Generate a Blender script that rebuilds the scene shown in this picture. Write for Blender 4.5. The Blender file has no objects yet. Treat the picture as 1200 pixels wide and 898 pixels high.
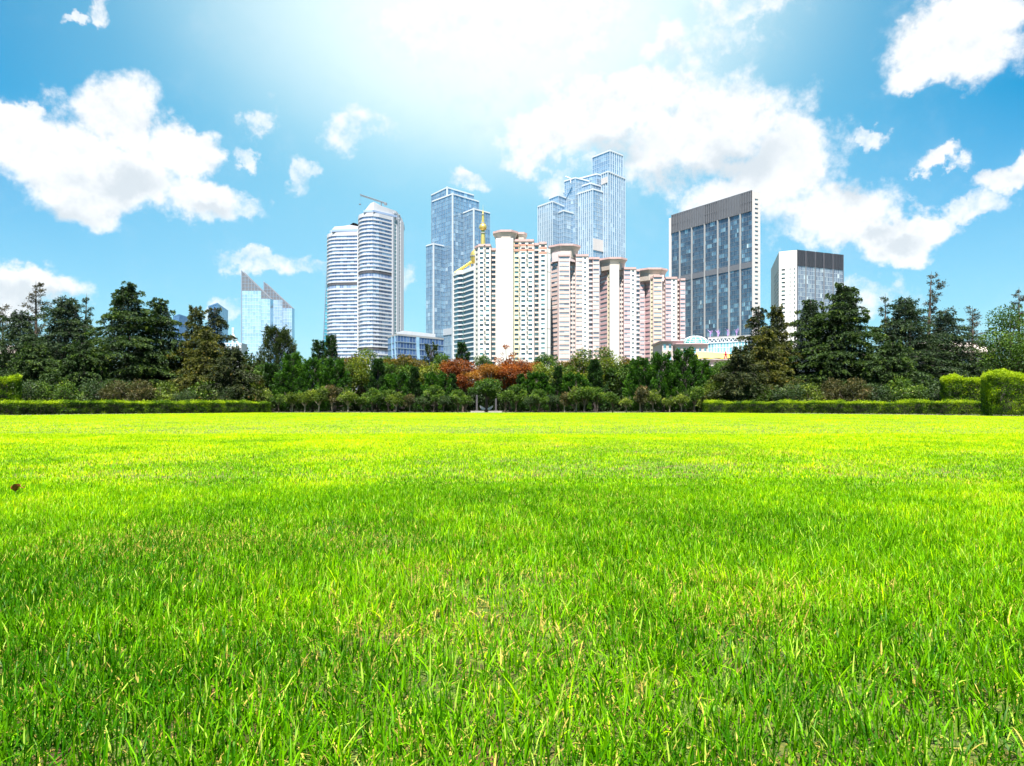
import bpy, math, random
import numpy as np
from mathutils import Vector
EXPO, SUN_E, SKY_STR = 2.0, 5.0, 0.053
SEL, SAZ = 66, -172
SKY_DUST, SKY_TINT, SKY_SAT, SKY_HUE, SKY_VAL = .4, (.46, .97, 1.03), 1.38, .5, .83
SKY_HAZE, CLOUD, CLOUD_GREY, VEIL = (2.7, 3.55, 4.1), (5.0, 5.1, 5.2), (2.6, 3.1, 3.5), 1.0
GLOW, GLOW2 = (2.2, 4.3, 4.9), (4.6, 5.4, 5.4)
HAZE = 0.000015

# ---------------------------------------------------------------- basics
SC = bpy.context.scene
COL = SC.collection
H0, F, CX, HY = 0.5, 800.0, 600.0, 473.0      # eye height, focal length / centre / horizon of the 1200 px photograph

def gx(px, d): return (px - CX) / F * d
def gz(py, d): return H0 + (HY - py) / F * d
def pt(px, d): return (gx(px, d), d)
def dep(py, z): return (z - H0) * F / (HY - py)   # depth at which height z shows at row py

def link(o, parent=None):
    COL.objects.link(o)
    if parent is not None: o.parent = parent
    return o

def tag(o, label=None, cat=None, group=None, kind=None):
    for k, v in (('label', label), ('category', cat), ('group', group), ('kind', kind)):
        if v: o[k] = v
    return o

def empty(name, loc=(0, 0, 0), rz=0.0):
    o = bpy.data.objects.new(name, None)
    o.location = loc; o.rotation_euler = (0, 0, rz); o.empty_display_size = .2
    return link(o)

def fast_mesh(name, V, Q=None, T=None, rnd=None, mats=(), smooth=False, col=None):
    me = bpy.data.meshes.new(name)
    nq = 0 if Q is None else len(Q); nt = 0 if T is None else len(T)
    loops = []
    if nq: loops.append(np.asarray(Q, np.int32).ravel())
    if nt: loops.append(np.asarray(T, np.int32).ravel())
    loops = np.concatenate(loops)
    me.vertices.add(len(V)); me.vertices.foreach_set('co', np.asarray(V, np.float32).ravel())
    me.loops.add(len(loops)); me.loops.foreach_set('vertex_index', loops)
    me.polygons.add(nq + nt)
    starts = np.concatenate([np.arange(nq) * 4, nq * 4 + np.arange(nt) * 3]).astype(np.int32)
    me.polygons.foreach_set('loop_start', starts)
    if smooth: me.polygons.foreach_set('use_smooth', np.ones(nq + nt, bool))
    me.update(calc_edges=True)
    if rnd is not None:
        a = me.attributes.new('rnd', 'FLOAT', 'FACE'); a.data.foreach_set('value', np.asarray(rnd, np.float32))
    if col is not None:
        a = me.attributes.new('tint', 'FLOAT_COLOR', 'FACE'); a.data.foreach_set('color', np.asarray(col, np.float32).ravel())
    for m in mats: me.materials.append(m)
    return me

class MB:
    """collects polygons of one part"""
    def __init__(s, seed=0): s.v = []; s.f = []; s.m = []; s.r = []; s.rg = random.Random(seed)
    def poly(s, pts, mi=0, r=None):
        i = len(s.v); s.v.extend(tuple(p) for p in pts); s.f.append(tuple(range(i, i + len(pts)))); s.m.append(mi)
        s.r.append(s.rg.random() if r is None else r)
    def prism(s, plan, z0, z1, mi=0, top=None, r=None, bottom=False):
        """plan seen from above, going left-front-right-back (anticlockwise); z1 number or per-vertex list"""
        n = len(plan); zt = z1 if isinstance(z1, (list, tuple)) else [z1] * n
        zb = z0 if isinstance(z0, (list, tuple)) else [z0] * n
        for i in range(n):
            j = (i + 1) % n; a, b = plan[i], plan[j]
            s.poly([(a[0], a[1], zb[i]), (b[0], b[1], zb[j]), (b[0], b[1], zt[j]), (a[0], a[1], zt[i])], mi, r)
        s.poly([(plan[i][0], plan[i][1], zt[i]) for i in range(n)], mi if top is None else top, r)
        if bottom: s.poly([(plan[i][0], plan[i][1], zb[i]) for i in reversed(range(n))], mi, r)
    def frustum(s, p0, z0, p1, z1, mi=0, bottom=True):
        n = len(p0)
        for i in range(n):
            j = (i + 1) % n
            s.poly([(*p0[i], z0), (*p0[j], z0), (*p1[j], z1), (*p1[i], z1)], mi)
        s.poly([(*p, z1) for p in p1], mi)
        if bottom: s.poly([(*p, z0) for p in reversed(p0)], mi)
    def slab(s, a, b, z0, z1, out, inn=0.05, mi=0, r=None):
        """box along plan segment a-b, standing OUT proud of it (outside is on the right of a->b)"""
        dx, dy = b[0] - a[0], b[1] - a[1]; L = math.hypot(dx, dy) or 1; nx, ny = dy / L, -dx / L
        s.prism([(a[0] + nx * out, a[1] + ny * out), (b[0] + nx * out, b[1] + ny * out),
                 (b[0] - nx * inn, b[1] - ny * inn), (a[0] - nx * inn, a[1] - ny * inn)], z0, z1, mi, r=r, bottom=True)
    def tube(s, pts, rad, n=5, mi=0):
        pts = [Vector(p) for p in pts]; rings = []
        for i, p in enumerate(pts):
            d = (pts[min(i + 1, len(pts) - 1)] - pts[max(i - 1, 0)]).normalized()
            a = d.cross(Vector((0, 0, 1)) if abs(d.z) < .9 else Vector((1, 0, 0))).normalized(); b = d.cross(a)
            i0 = len(s.v)
            for k in range(n):
                t = 2 * math.pi * k / n
                s.v.append(tuple(p + (a * math.cos(t) + b * math.sin(t)) * rad[i]))
            rings.append(i0)
        for q in range(len(rings) - 1):
            for k in range(n):
                s.f.append((rings[q] + k, rings[q] + (k + 1) % n, rings[q + 1] + (k + 1) % n, rings[q + 1] + k)); s.m.append(mi); s.r.append(.5)
        s.f.append(tuple(rings[-1] + k for k in range(n))); s.m.append(mi); s.r.append(.5)
        s.f.append(tuple(rings[0] + k for k in reversed(range(n)))); s.m.append(mi); s.r.append(.5)
    def lathe(s, c, prof, n=20, mi=0):
        rings = []
        for r, z in prof:
            i0 = len(s.v)
            for k in range(n):
                t = 2 * math.pi * k / n; s.v.append((c[0] + r * math.cos(t), c[1] + r * math.sin(t), z))
            rings.append(i0)
        for q in range(len(rings) - 1):
            for k in range(n):
                s.f.append((rings[q] + k, rings[q] + (k + 1) % n, rings[q + 1] + (k + 1) % n, rings[q + 1] + k)); s.m.append(mi); s.r.append(.5)
    def mesh(s, name, mats, smooth=False):
        me = bpy.data.meshes.new(name); me.from_pydata(s.v, [], s.f)
        me.polygons.foreach_set('material_index', s.m)
        if smooth: me.polygons.foreach_set('use_smooth', [True] * len(s.f))
        a = me.attributes.new('rnd', 'FLOAT', 'FACE'); a.data.foreach_set('value', s.r)
        for m in (mats if isinstance(mats, (list, tuple)) else [mats]): me.materials.append(m)
        me.update(); return me
    def build(s, name, mats, parent=None, smooth=False):
        return link(bpy.data.objects.new(name, s.mesh(name, mats, smooth)), parent)

# ---------------------------------------------------------------- materials
def new_mat(name):
    m = bpy.data.materials.new(name); m.use_nodes = True
    nt = m.node_tree; b = nt.nodes['Principled BSDF']
    return m, nt, b
def ramp(nt, stops, fac, interp='LINEAR'):
    r = nt.nodes.new('ShaderNodeValToRGB'); cr = r.color_ramp; cr.interpolation = interp
    while len(cr.elements) < len(stops): cr.elements.new(.5)
    for e, (p, c) in zip(cr.elements, stops): e.position = p; e.color = (*c, 1)
    nt.links.new(fac, r.inputs[0]); return r.outputs[0]
def attr(nt, name, out='Fac'):
    a = nt.nodes.new('ShaderNodeAttribute'); a.attribute_name = name; return a.outputs[out]
def noise(nt, scale, detail=4, rough=.6, vec=None):
    n = nt.nodes.new('ShaderNodeTexNoise'); n.inputs['Scale'].default_value = scale
    n.inputs['Detail'].default_value = detail; n.inputs['Roughness'].default_value = rough
    if vec is None:
        g = nt.nodes.new('ShaderNodeNewGeometry'); vec = g.outputs['Position']
    nt.links.new(vec, n.inputs['Vector']); return n.outputs['Fac']
def mix(nt, a, b, fac, mode='MIX'):
    n = nt.nodes.new('ShaderNodeMix'); n.data_type = 'RGBA'; n.blend_type = mode
    for s, v in ((n.inputs[0], fac), (n.inputs[6], a), (n.inputs[7], b)):
        if hasattr(v, 'links'): nt.links.new(v, s)
        else: s.default_value = v if not isinstance(v, tuple) else (*v, 1)
    return n.outputs[2]

def wall_mat(name, c, var=.12, scale=.12, rough=.8, streak=True):
    m, nt, b = new_mat(name)
    g = nt.nodes.new('ShaderNodeNewGeometry')
    mp = nt.nodes.new('ShaderNodeMapping'); mp.inputs['Scale'].default_value = (1, 1, .18 if streak else 1)
    nt.links.new(g.outputs['Position'], mp.inputs['Vector'])
    n = noise(nt, scale * 4, 5, .65, mp.outputs[0])
    c = tuple(x * .64 for x in c); lo = tuple(x * (1 - var) for x in c); hi = tuple(min(1, x * (1 + var * .5)) for x in c)
    nt.links.new(ramp(nt, [(.3, lo), (.7, hi)], n), b.inputs['Base Color'])
    b.inputs['Roughness'].default_value = rough; b.inputs['Specular IOR Level'].default_value = .25
    return m
def glass_mat(name, stops, rough=.1, metal=.55, spec=.8):
    m, nt, b = new_mat(name)
    nt.links.new(ramp(nt, stops, attr(nt, 'rnd')), b.inputs['Base Color'])
    b.inputs['Roughness'].default_value = rough; b.inputs['Metallic'].default_value = metal
    b.inputs['Specular IOR Level'].default_value = spec
    return m
def metal_mat(name, c, rough=.35, metal=.9):
    m, nt, b = new_mat(name)
    n = noise(nt, .8, 3)
    nt.links.new(ramp(nt, [(.3, tuple(x * .88 for x in c)), (.7, c)], n), b.inputs['Base Color'])
    b.inputs['Roughness'].default_value = rough; b.inputs['Metallic'].default_value = metal
    return m
def leaf_mat(name, stops, trans=.35, gloss=.12, rough=.55, tmul=(1.25, 1.35, .6), own=.5):
    """foliage: one colour per leaf, mixed with a slow drift through the crown"""
    m, nt, b = new_mat(name); nt.nodes.remove(b); out = nt.nodes['Material Output']
    r = attr(nt, 'rnd')
    n = noise(nt, 1.3, 3, .6)
    ma = nt.nodes.new('ShaderNodeMath'); ma.operation = 'MULTIPLY_ADD'; nt.links.new(n, ma.inputs[0])
    ma.inputs[1].default_value = .9; ma.inputs[2].default_value = -.45 + 0
    ad = nt.nodes.new('ShaderNodeMath'); ad.operation = 'ADD'; ad.use_clamp = True
    nt.links.new(r, ad.inputs[0]); nt.links.new(ma.outputs[0], ad.inputs[1])
    c = ramp(nt, [(p, (q[0] * .80, q[1] * .80, q[2] * .6)) for p, q in stops], ad.outputs[0])
    d = nt.nodes.new('ShaderNodeBsdfDiffuse'); t = nt.nodes.new('ShaderNodeBsdfTranslucent'); g = nt.nodes.new('ShaderNodeBsdfGlossy')
    nt.links.new(c, d.inputs['Color'])
    tc = mix(nt, c, (*tmul,), 1.0, 'MULTIPLY'); nt.links.new(tc, t.inputs['Color'])
    g.inputs['Roughness'].default_value = rough; g.inputs['Color'].default_value = (.7, .75, .7, 1)
    m1 = nt.nodes.new('ShaderNodeMixShader'); m1.inputs[0].default_value = trans
    nt.links.new(d.outputs[0], m1.inputs[1]); nt.links.new(t.outputs[0], m1.inputs[2])
    fr = nt.nodes.new('ShaderNodeLayerWeight'); fr.inputs[0].default_value = .25
    mu = nt.nodes.new('ShaderNodeMath'); mu.operation = 'MULTIPLY'; nt.links.new(fr.outputs['Facing'], mu.inputs[0]); mu.inputs[1].default_value = gloss
    m2 = nt.nodes.new('ShaderNodeMixShader'); nt.links.new(mu.outputs[0], m2.inputs[0])
    nt.links.new(m1.outputs[0], m2.inputs[1]); nt.links.new(g.outputs[0], m2.inputs[2])
    nt.links.new(m2.outputs[0], out.inputs['Surface'])
    return m
def plain(name, c, rough=.7, metal=0.0):
    m, nt, b = new_mat(name)
    n = noise(nt, 6, 4)
    nt.links.new(ramp(nt, [(.3, tuple(x * .8 for x in c)), (.7, c)], n), b.inputs['Base Color'])
    b.inputs['Roughness'].default_value = rough; b.inputs['Metallic'].default_value = metal
    return m

M = {}
M['bark'] = plain('bark', (.085, .06, .045), .9)
M['bark_pale'] = plain('bark_pale', (.2, .16, .12), .9)
M['bark_dark'] = plain('bark_dark', (.035, .026, .024), .9)
# walls
M['white'] = wall_mat('white_paint', (.74, .75, .77), .06)
M['condo'] = wall_mat('white_panel', (.60, .61, .66), .05)
M['cream'] = wall_mat('cream_render', (.80, .76, .70), .07)
M['blank'] = wall_mat('pale_render', (.84, .82, .78), .05)
M['yellow'] = wall_mat('yellow_render', (.80, .72, .50), .08)
M['salmon'] = wall_mat('salmon_render', (.66, .33, .25), .12)
M['peach'] = wall_mat('peach_render', (.74, .55, .50), .10)
M['pink'] = wall_mat('pink_render', (.72, .47, .49), .10)
M['orange'] = wall_mat('orange_render', (.76, .54, .44), .10)
M['palepink'] = wall_mat('pale_pink_render', (.76, .63, .63), .07)
M['brown'] = wall_mat('grey_brown_render', (.68, .57, .54), .10)
M['tile'] = wall_mat('pink_red_tile', (.62, .42, .40), .15)
M['trim'] = wall_mat('stone_trim', (.60, .52, .46), .10)
M['stone'] = wall_mat('pale_stone', (.66, .61, .60), .06)
M['louvre'] = wall_mat('dark_louvre', (.04, .045, .06), .25, .5, .5)
M['louvre2'] = wall_mat('grey_louvre', (.18, .19, .22), .2, .5, .5)
M['concrete'] = wall_mat('grey_concrete', (.42, .42, .43), .1)
M['fin'] = wall_mat('white_fin', (.70, .74, .79), .04, rough=.4)
M['greyfin'] = wall_mat('grey_fin', (.45, .50, .56), .06, rough=.45)
M['bluefin'] = wall_mat('blue_grey_fin', (.24, .32, .42), .06, rough=.4)
M['palefin'] = wall_mat('pale_blue_fin', (.54, .63, .71), .04, rough=.4)
M['pier'] = wall_mat('grey_pier', (.42, .42, .43), .08)
M['darkband'] = wall_mat('dark_plant_floor', (.09, .09, .11), .2)
M['hall'] = wall_mat('pinkish_hall_render', (.60, .50, .48), .1)
M['gold'] = metal_mat('gold_leaf', (.85, .60, .16), .32, .75)
M['yellowsteel'] = plain('yellow_steel', (.80, .58, .08), .5)
M['steel'] = plain('grey_steel', (.16, .17, .19), .5, .3)
M['whitesteel'] = plain('white_steel', (.75, .76, .78), .45)
M['red'] = plain('red_sign', (.72, .05, .09), .4)
M['purple'] = plain('purple_paint', (.42, .26, .55), .5)
M['teal'] = glass_mat('teal_dome_glass', [(0, (.03, .22, .18)), (1, (.10, .40, .35))], .15, .4)
# glass
M['gl_dark'] = glass_mat('window_glass', [(0, (.03, .06, .09)), (.55, (.08, .15, .20)), (.8, (.16, .32, .34)), (1, (.45, .55, .55))], .12, .3)
M['gl_condo'] = glass_mat('condo_glass', [(0, (.13, .17, .29)), (.6, (.24, .30, .44)), (1, (.48, .54, .66))], .15, .4)
M['gl_blue'] = glass_mat('blue_curtain_glass', [(0, (.19, .30, .42)), (.6, (.26, .39, .50)), (.93, (.34, .48, .58)), (1, (.56, .68, .76))], .1, .6)
M['gl_pale'] = glass_mat('pale_curtain_glass', [(0, (.27, .38, .50)), (.6, (.34, .46, .57)), (.94, (.41, .53, .63)), (1, (.62, .72, .80))], .1, .6)
M['gl_far'] = glass_mat('far_blue_glass', [(0, (.05, .16, .36)), (1, (.10, .24, .46))], .2, .5)
M['gl_shard'] = glass_mat('silver_blue_glass', [(0, (.34, .50, .66)), (1, (.48, .64, .78))], .12, .6)
M['gl_slab'] = glass_mat('slab_tower_glass', [(0, (.03, .07, .12)), (.5, (.09, .18, .26)), (.8, (.20, .34, .42)), (.93, (.34, .50, .56)), (1, (.74, .80, .78))], .1, .55)
M['gl_grey'] = glass_mat('grey_blue_glass', [(0, (.13, .16, .22)), (.6, (.19, .235, .30)), (.93, (.28, .33, .37)), (1, (.6, .65, .66))], .12, .5)
M['gl_low'] = glass_mat('deep_blue_glass', [(0, (.03, .06, .16)), (.6, (.06, .11, .25)), (1, (.12, .20, .38))], .16, .35, .5)
M['gl_mall'] = glass_mat('aqua_glass', [(0, (.16, .42, .50)), (1, (.40, .66, .72))], .12, .45)
M['gl_teal'] = glass_mat('teal_curtain_glass', [(0, (.04, .20, .28)), (1, (.10, .34, .42))], .15, .3)
M['apt'] = glass_mat('flat_window_glass', [(0, (.10, .12, .16)), (.5, (.24, .27, .31)), (.8, (.40, .43, .46)), (1, (.64, .62, .60))], .2, .2)

# ---------------------------------------------------------------- facades
def lerp2(a, b, t): return (a[0] + (b[0] - a[0]) * t, a[1] + (b[1] - a[1]) * t)
def facade(W, P, a, b, z0, z1, nx, fh, wu=(.2, .8), wv=(.25, .8), rec=.3, mi=0, pier=None, rg=None, jit=0.0, skip=None):
    """wall a-b with a grid of real openings; panes are set back REC behind the wall face. P collects the panes"""
    dx, dy = b[0] - a[0], b[1] - a[1]; L = math.hypot(dx, dy); ux, uy = dx / L, dy / L; nx_, ny_ = uy, -ux
    nz = max(1, round((z1 - z0) / fh)); ch = (z1 - z0) / nz; cw = L / nx
    pier = mi if pier is None else pier
    def q(u, v, k=0.0): return (a[0] + ux * u - nx_ * k, a[1] + uy * u - ny_ * k, z0 + v)
    for i in range(nx):
        ua, ub = i * cw, (i + 1) * cw; w0, w1 = ua + cw * wu[0], ua + cw * wu[1]
        W.poly([q(ua, 0), q(w0, 0), q(w0, nz * ch), q(ua, nz * ch)], pier)
        W.poly([q(w1, 0), q(ub, 0), q(ub, nz * ch), q(w1, nz * ch)], pier)
        for j in range(nz):
            va, vb = j * ch, (j + 1) * ch; h0, h1 = va + ch * wv[0], va + ch * wv[1]
            if skip and skip(i, j, nz): W.poly([q(w0, va), q(w1, va), q(w1, vb), q(w0, vb)], mi); continue
            W.poly([q(w0, va), q(w1, va), q(w1, h0), q(w0, h0)], mi)
            W.poly([q(w0, h1), q(w1, h1), q(w1, vb), q(w0, vb)], mi)
            W.poly([q(w0, h0), q(w1, h0), q(w1, h0, rec), q(w0, h0, rec)], mi)
            W.poly([q(w0, h1, rec), q(w1, h1, rec), q(w1, h1), q(w0, h1)], mi)
            W.poly([q(w0, h0), q(w0, h0, rec), q(w0, h1, rec), q(w0, h1)], pier)
            W.poly([q(w1, h0, rec), q(w1, h0), q(w1, h1), q(w1, h1, rec)], pier)
            P.append([q(w0, h0, rec), q(w1, h0, rec), q(w1, h1, rec), q(w0, h1, rec)])
def emit_windows(P, mat, parent, zvis, seed=0, cap=100, name='window'):
    """the CAP panes that show largest as parts of their own, the rest as one part"""
    rg = random.Random(seed)
    def size(p): return (Vector(p[1]) - Vector(p[0])).cross(Vector((0, 0, 1))).length * abs(p[2][2] - p[1][2]) / (p[0][1] ** 2)
    P = sorted(P, key=lambda p: (p[0][2] < zvis, -size(p)))
    def pane(mb, p):
        # two lights side by side, the second a little further back like a slider
        r = rg.random(); r2 = r if rg.random() < .6 else rg.random()
        mid0 = [(p[0][k] + p[1][k]) / 2 for k in range(3)]; mid1 = [(p[3][k] + p[2][k]) / 2 for k in range(3)]
        mb.poly([p[0], mid0, mid1, p[3]], 0, r); mb.poly([mid0, p[1], p[2], mid1], 0, r2)
    for p in P[:cap]:
        mb = MB(); pane(mb, p); mb.build(name, mat, parent)
    if len(P) > cap:
        mb = MB()
        for p in P[cap:]: pane(mb, p)
        tag(mb.build(name, mat, parent), kind='stuff')
def curtain(G, Fm, a, b, z0, z1, nx, fh, fin=.35, finw=.35, tr=.12, trw=.3, every=1, rg=None, mi=0, fmi=0, rfun=None, tilt=.004):
    """curtain wall a-b: loose panes (each very slightly out of true), upright fins and floor transoms"""
    rg = rg or random.Random(1)
    dx, dy = b[0] - a[0], b[1] - a[1]; L = math.hypot(dx, dy); ux, uy = dx / L, dy / L; ox, oy = uy, -ux
    nz = max(1, round((z1 - z0) / fh)); ch = (z1 - z0) / nz; cw = L / nx
    for i in range(nx):
        for j in range(nz):
            t1, t2 = rg.uniform(-tilt, tilt) * cw, rg.uniform(-tilt, tilt) * ch
            ps = []
            for (u, v, k) in ((i, j, -t1 - t2), (i + 1, j, t1 - t2), (i + 1, j + 1, t1 + t2), (i, j + 1, -t1 + t2)):
                ps.append((a[0] + ux * u * cw + ox * k, a[1] + uy * u * cw + oy * k, z0 + v * ch))
            G.poly(ps, mi, rfun(i / nx, j / nz) if rfun else None)
    if fin:
        for i in range(0, nx + 1, every):
            u = i * cw; c = (a[0] + ux * u, a[1] + uy * u)
            Fm.slab((c[0] - ux * finw / 2, c[1] - uy * finw / 2), (c[0] + ux * finw / 2, c[1] + uy * finw / 2), z0, z1 + .05 * (i % 3), fin, .1, fmi)
    if tr:
        for j in range(1, nz):
            Fm.slab(a, b, z0 + j * ch - trw / 2, z0 + j * ch + trw / 2, tr, .1, fmi)
def box_plan(N, L, R, d):
    """plan of a box from its near, left and right top corners in the photo (px, py), near corner at depth d"""
    z = gz(N[1], d); n = pt(N[0], d); l = pt(L[0], dep(L[1], z)); r = pt(R[0], dep(R[1], z))
    return [l, n, r, (l[0] + r[0] - n[0], l[1] + r[1] - n[1])], z
# ================================================================ THE CITY
def box_tower(root, G, Fm, N, L, R, d, nl, nr, fh, z0=0, **k):
    plan, z = box_plan(N, L, R, d)
    core = [lerp2(p, ((plan[0][0] + plan[2][0]) / 2, (plan[0][1] + plan[2][1]) / 2), .01) for p in plan]
    G.prism(core, z0, z - .2, 0, r=.3)
    kl = dict(k); kr = dict(k); kl.update(k.get('lk', {})); kr.update(k.get('rk', {}))
    for q in (kl, kr): q.pop('lk', None); q.pop('rk', None)
    curtain(G, Fm, plan[0], plan[1], z0, z, nl, fh, **kl)
    curtain(G, Fm, plan[1], plan[2], z0, z, nr, fh, **kr)
    return plan, z
def coping(Tm, plan, z, h=1.6, out=.5, mi=0):
    n = len(plan)
    for i in range(n): Tm.slab(plan[i], plan[(i + 1) % n], z - .1, z + h, out, .5, mi)

# ---- far blue towers, far left
for N, L, R, d, lab in (((209.7, 369.5), (203, 371.6), (221, 373), 1300, 'small far blue tower half hidden behind the cedar, left of the taller blue tower'),
                        ((254.6, 356.5), (244.4, 360), (267, 365.2), 1200, 'hazy plain blue tower with sloping top standing left of the twin slanted glass towers')):
    t = tag(empty('office_tower', (gx(N[0], d), d, 0)), lab, 'tower', 'far blue towers')
    G, Fm = MB(3), MB(4)
    plan, z = box_plan(N, L, R, d); loc = t.location
    P2 = [(p[0] - loc.x, p[1] - loc.y) for p in plan]
    G.prism([lerp2(p, (0, 20), .02) for p in P2], 0, z - .3)
    curtain(G, Fm, P2[0], P2[1], 0, z, 5, 5, fin=.2, finw=.5, tr=.15); curtain(G, Fm, P2[1], P2[2], 0, z, 7, 5, fin=.2, finw=.5, tr=.15)
    G.build('curtain_wall', M['gl_far'], t); Fm.build('facade_frame', M['gl_low'], t)
    C = MB(); coping(C, P2, z, 2); C.build('parapet', M['gl_far'], t)

# ---- twin slanted towers
def shard(d, l, r, ya, yb, steps, lab, seed):
    t = tag(empty('slanted_tower', (0, 0, 0)), lab, 'tower', 'twin slanted glass towers')
    zl, zr = gz(ya, d), gz(yb, d)
    xl, xr = gx(l, d), gx(r, d); back = 13
    G, Fm, Cr, Cl = MB(seed), MB(), MB(seed + 1), MB()
    for (p0, p1, yc) in steps:
        x0, x1, zc = gx(p0, d), gx(p1, d), gz(yc, d)
        G.prism([(x0, d + .4), (x1, d + .4), (x1, d + back), (x0, d + back)], 0, zc)
        curtain(G, Fm, (x0, d), (x1, d), 0, zc, max(2, round((x1 - x0) / 4)), 5.2, fin=.08, finw=.25, tr=.12, trw=.45, tilt=.01)
        f = lambda x: zl + (zr - zl) * (x - xl) / (xr - xl)
        Cr.prism([(x0, d), (x1, d), (x1, d + back), (x0, d + back)], zc + .02, [f(x0), f(x1), f(x1), f(x0)])
        n = max(2, round((x1 - x0) / 5))
        for i in range(n + 1):
            x = x0 + (x1 - x0) * i / n; Cl.slab((x - .3, d), (x + .3, d), zc, f(min(max(x + .3, x0), x1)) - .1, .2)
        for j in range(1, 12):
            z = zc + j * 5.2
            xe = xl + (xr - xl) * (z - zl) / (zr - zl); xe = min(xe, x1)
            if xe > x0 + 1: Cl.slab((x0, d), (xe, d), z - .3, z + .3, .22)
    # the sharp upright blade on the left edge
    Cl.prism([(xl - 1.2, d - .5), (xl + .2, d - .5), (xl + .2, d + 2), (xl - 1.2, d + 2)], 0, [zl + 2, zl + .6, zl + .6, zl + 2])
    G.build('curtain_wall', M['gl_shard'], t); Fm.build('facade_frame', M['palefin'], t)
    Cr.build('slanted_crown', M['louvre2'], t); Cl.build('crown_lattice', M['bluefin'], t)
    return t
shard(1000, 283.5, 316.5, 318, 350, [(283.5, 306, 341), (306, 316.5, 350.3)], 'taller of the twin silver glass towers, its top cut to a sharp slant', 11)
shard(1045, 309.7, 342, 331, 361, [(309.7, 331, 351.5), (331, 342, 361.3)], 'lower of the twin slanted glass towers, partly behind its taller neighbour', 15)

# ---- pale low block and crane by the twin towers
t = tag(empty('office_block', (gx(272, 900), 900, 0)), 'pale low lattice fronted block between far blue tower and slanted towers', 'building')
W, P = MB(), []
hw = 12; zt = gz(402, 900)
facade(W, P, (-hw, 0), (hw, 0), 0, zt, 6, 6, (.14, .86), (.2, .85), .5)
W.prism([(-hw, 1), (hw, 1), (hw, 20), (-hw, 20)], 0, zt); W.build('wall', M['white'], t); emit_windows(P, M['gl_pale'], t, 40, 2)
def lattice(Mb, p0, p1, w, n, r):
    p0, p1 = Vector(p0), Vector(p1); d = (p1 - p0).normalized(); a = d.cross(Vector((0, 1, 0))).normalized() * w; b = d.cross(a).normalized() * w
    cs = [a + b, a - b, -a - b, -a + b]
    for c in cs: Mb.tube([p0 + c, p1 + c], [r, r], 4)
    for i in range(n):
        q0, q1 = p0.lerp(p1, i / n), p0.lerp(p1, (i + 1) / n)
        for k in range(4): Mb.tube([q0 + cs[k], q1 + cs[(k + 1) % 4]], [r * .7, r * .7], 3)
t = tag(empty('tower_crane', (gx(273, 860), 860, 0)), 'thin pale construction crane beside the slanted towers', 'crane', 'construction cranes')
zt = gz(384, 860)
a = MB(); lattice(a, (0, 0, 0), (0, 0, zt), .8, 30, .22); a.build('mast', M['whitesteel'], t)
a = MB(); lattice(a, (0, 0, zt - 8), (9, 2, zt - 26), .6, 8, .2); a.build('jib', M['whitesteel'], t)

# ---- leaning teal tower behind the white towers
t = tag(empty('leaning_tower', (0, 0, 0)), 'narrow teal glass tower with sloped side peeking out behind white banded tower', 'tower')
d = 770; G, Fm = MB(21), MB()
zt, zb = gz(306, d), 0
bl, br, tl, tr_ = gx(375, d), gx(398, d), gx(382.5, d), gx(398, d)
nz = 40
for j in range(nz):
    for i in range(4):
        def q(u, v): return (bl + (tl - bl) * v + ((br + (tr_ - br) * v) - (bl + (tl - bl) * v)) * u, d + 4 * v, zb + (zt - zb) * v)
        G.poly([q(i / 4, j / nz), q((i + 1) / 4, j / nz), q((i + 1) / 4, (j + 1) / nz), q(i / 4, (j + 1) / nz)])
    if j: Fm.tube([q(0, j / nz), q(1, j / nz)], [.28, .28], 4)
G.frustum([(bl + .1, d + .3), (br, d + .3), (br, d + 25), (bl + .1, d + 25)], 0, [(tl + .1, d + 4.3), (tr_, d + 4.3), (tr_, d + 21), (tl + .1, d + 21)], zt)
Fm.tube([q(0, 0), q(0, 1)], [.5, .5], 4); Fm.tube([q(.45, 0), q(.3, 1)], [.4, .4], 4)
G.build('curtain_wall', M['gl_teal'], t); Fm.build('facade_frame', M['bluefin'], t)
Fm = MB(); Fm.slab(q(0, .33)[:2], q(1, .33)[:2], zt * .32, zt * .335, .6, .6); Fm.build('service_band', M['concrete'], t)

# ---- white banded twin towers
def banded(root, front, back, z, fh, dark, seed, pierfrom=None, notch=2):
    """front: plan points left to right; every floor gets its own projecting white band"""
    n = round(z / fh); G = MB(seed); rg = random.Random(seed)
    plan = front + back
    for i in range(len(front) - 1):
        curtain(G, MB(), front[i], front[i + 1], 0, z, max(1, round(math.dist(front[i], front[i + 1]) / 3.2)), fh, fin=0, tr=0, rg=rg)
    cen = (sum(p[0] for p in plan) / len(plan), sum(p[1] for p in plan) / len(plan))
    G.prism([lerp2(p, cen, .012) for p in plan], 0, z - .1, r=.25)
    G.build('glazing', M['gl_condo'], root)
    Mu = MB()
    for i in range(len(front) - 1):
        k = max(1, round(math.dist(front[i], front[i + 1]) / 3.2))
        for j in range(k):
            c = lerp2(front[i], front[i + 1], (j + .5) / k); e = lerp2(front[i], front[i + 1], (j + .5) / k + .12 / math.dist(front[i], front[i + 1]))
            Mu.slab(c, e, 0, z, .12, .1)
    Mu.build('mullion', M['fin'], root)
    for j in range(n + 1):
        b = MB(); hh = 1.3 if j < n else 3.2
        z0 = j * fh - .6
        if j in dark:
            for i in range(len(front) - 1): b.slab(front[i], front[i + 1], z0 + .9, z0 + fh + .3, .3, .2)
            b.build('plant_floor', M['darkband'], root); continue
        wide = .55 + .12 * (j % 3 == 0)
        for i in range(len(front) - 1): b.slab(front[i], front[i + 1], max(z0, 0), z0 + hh, wide, .25)
        b.build('balcony_band', M['condo'], root)
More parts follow.
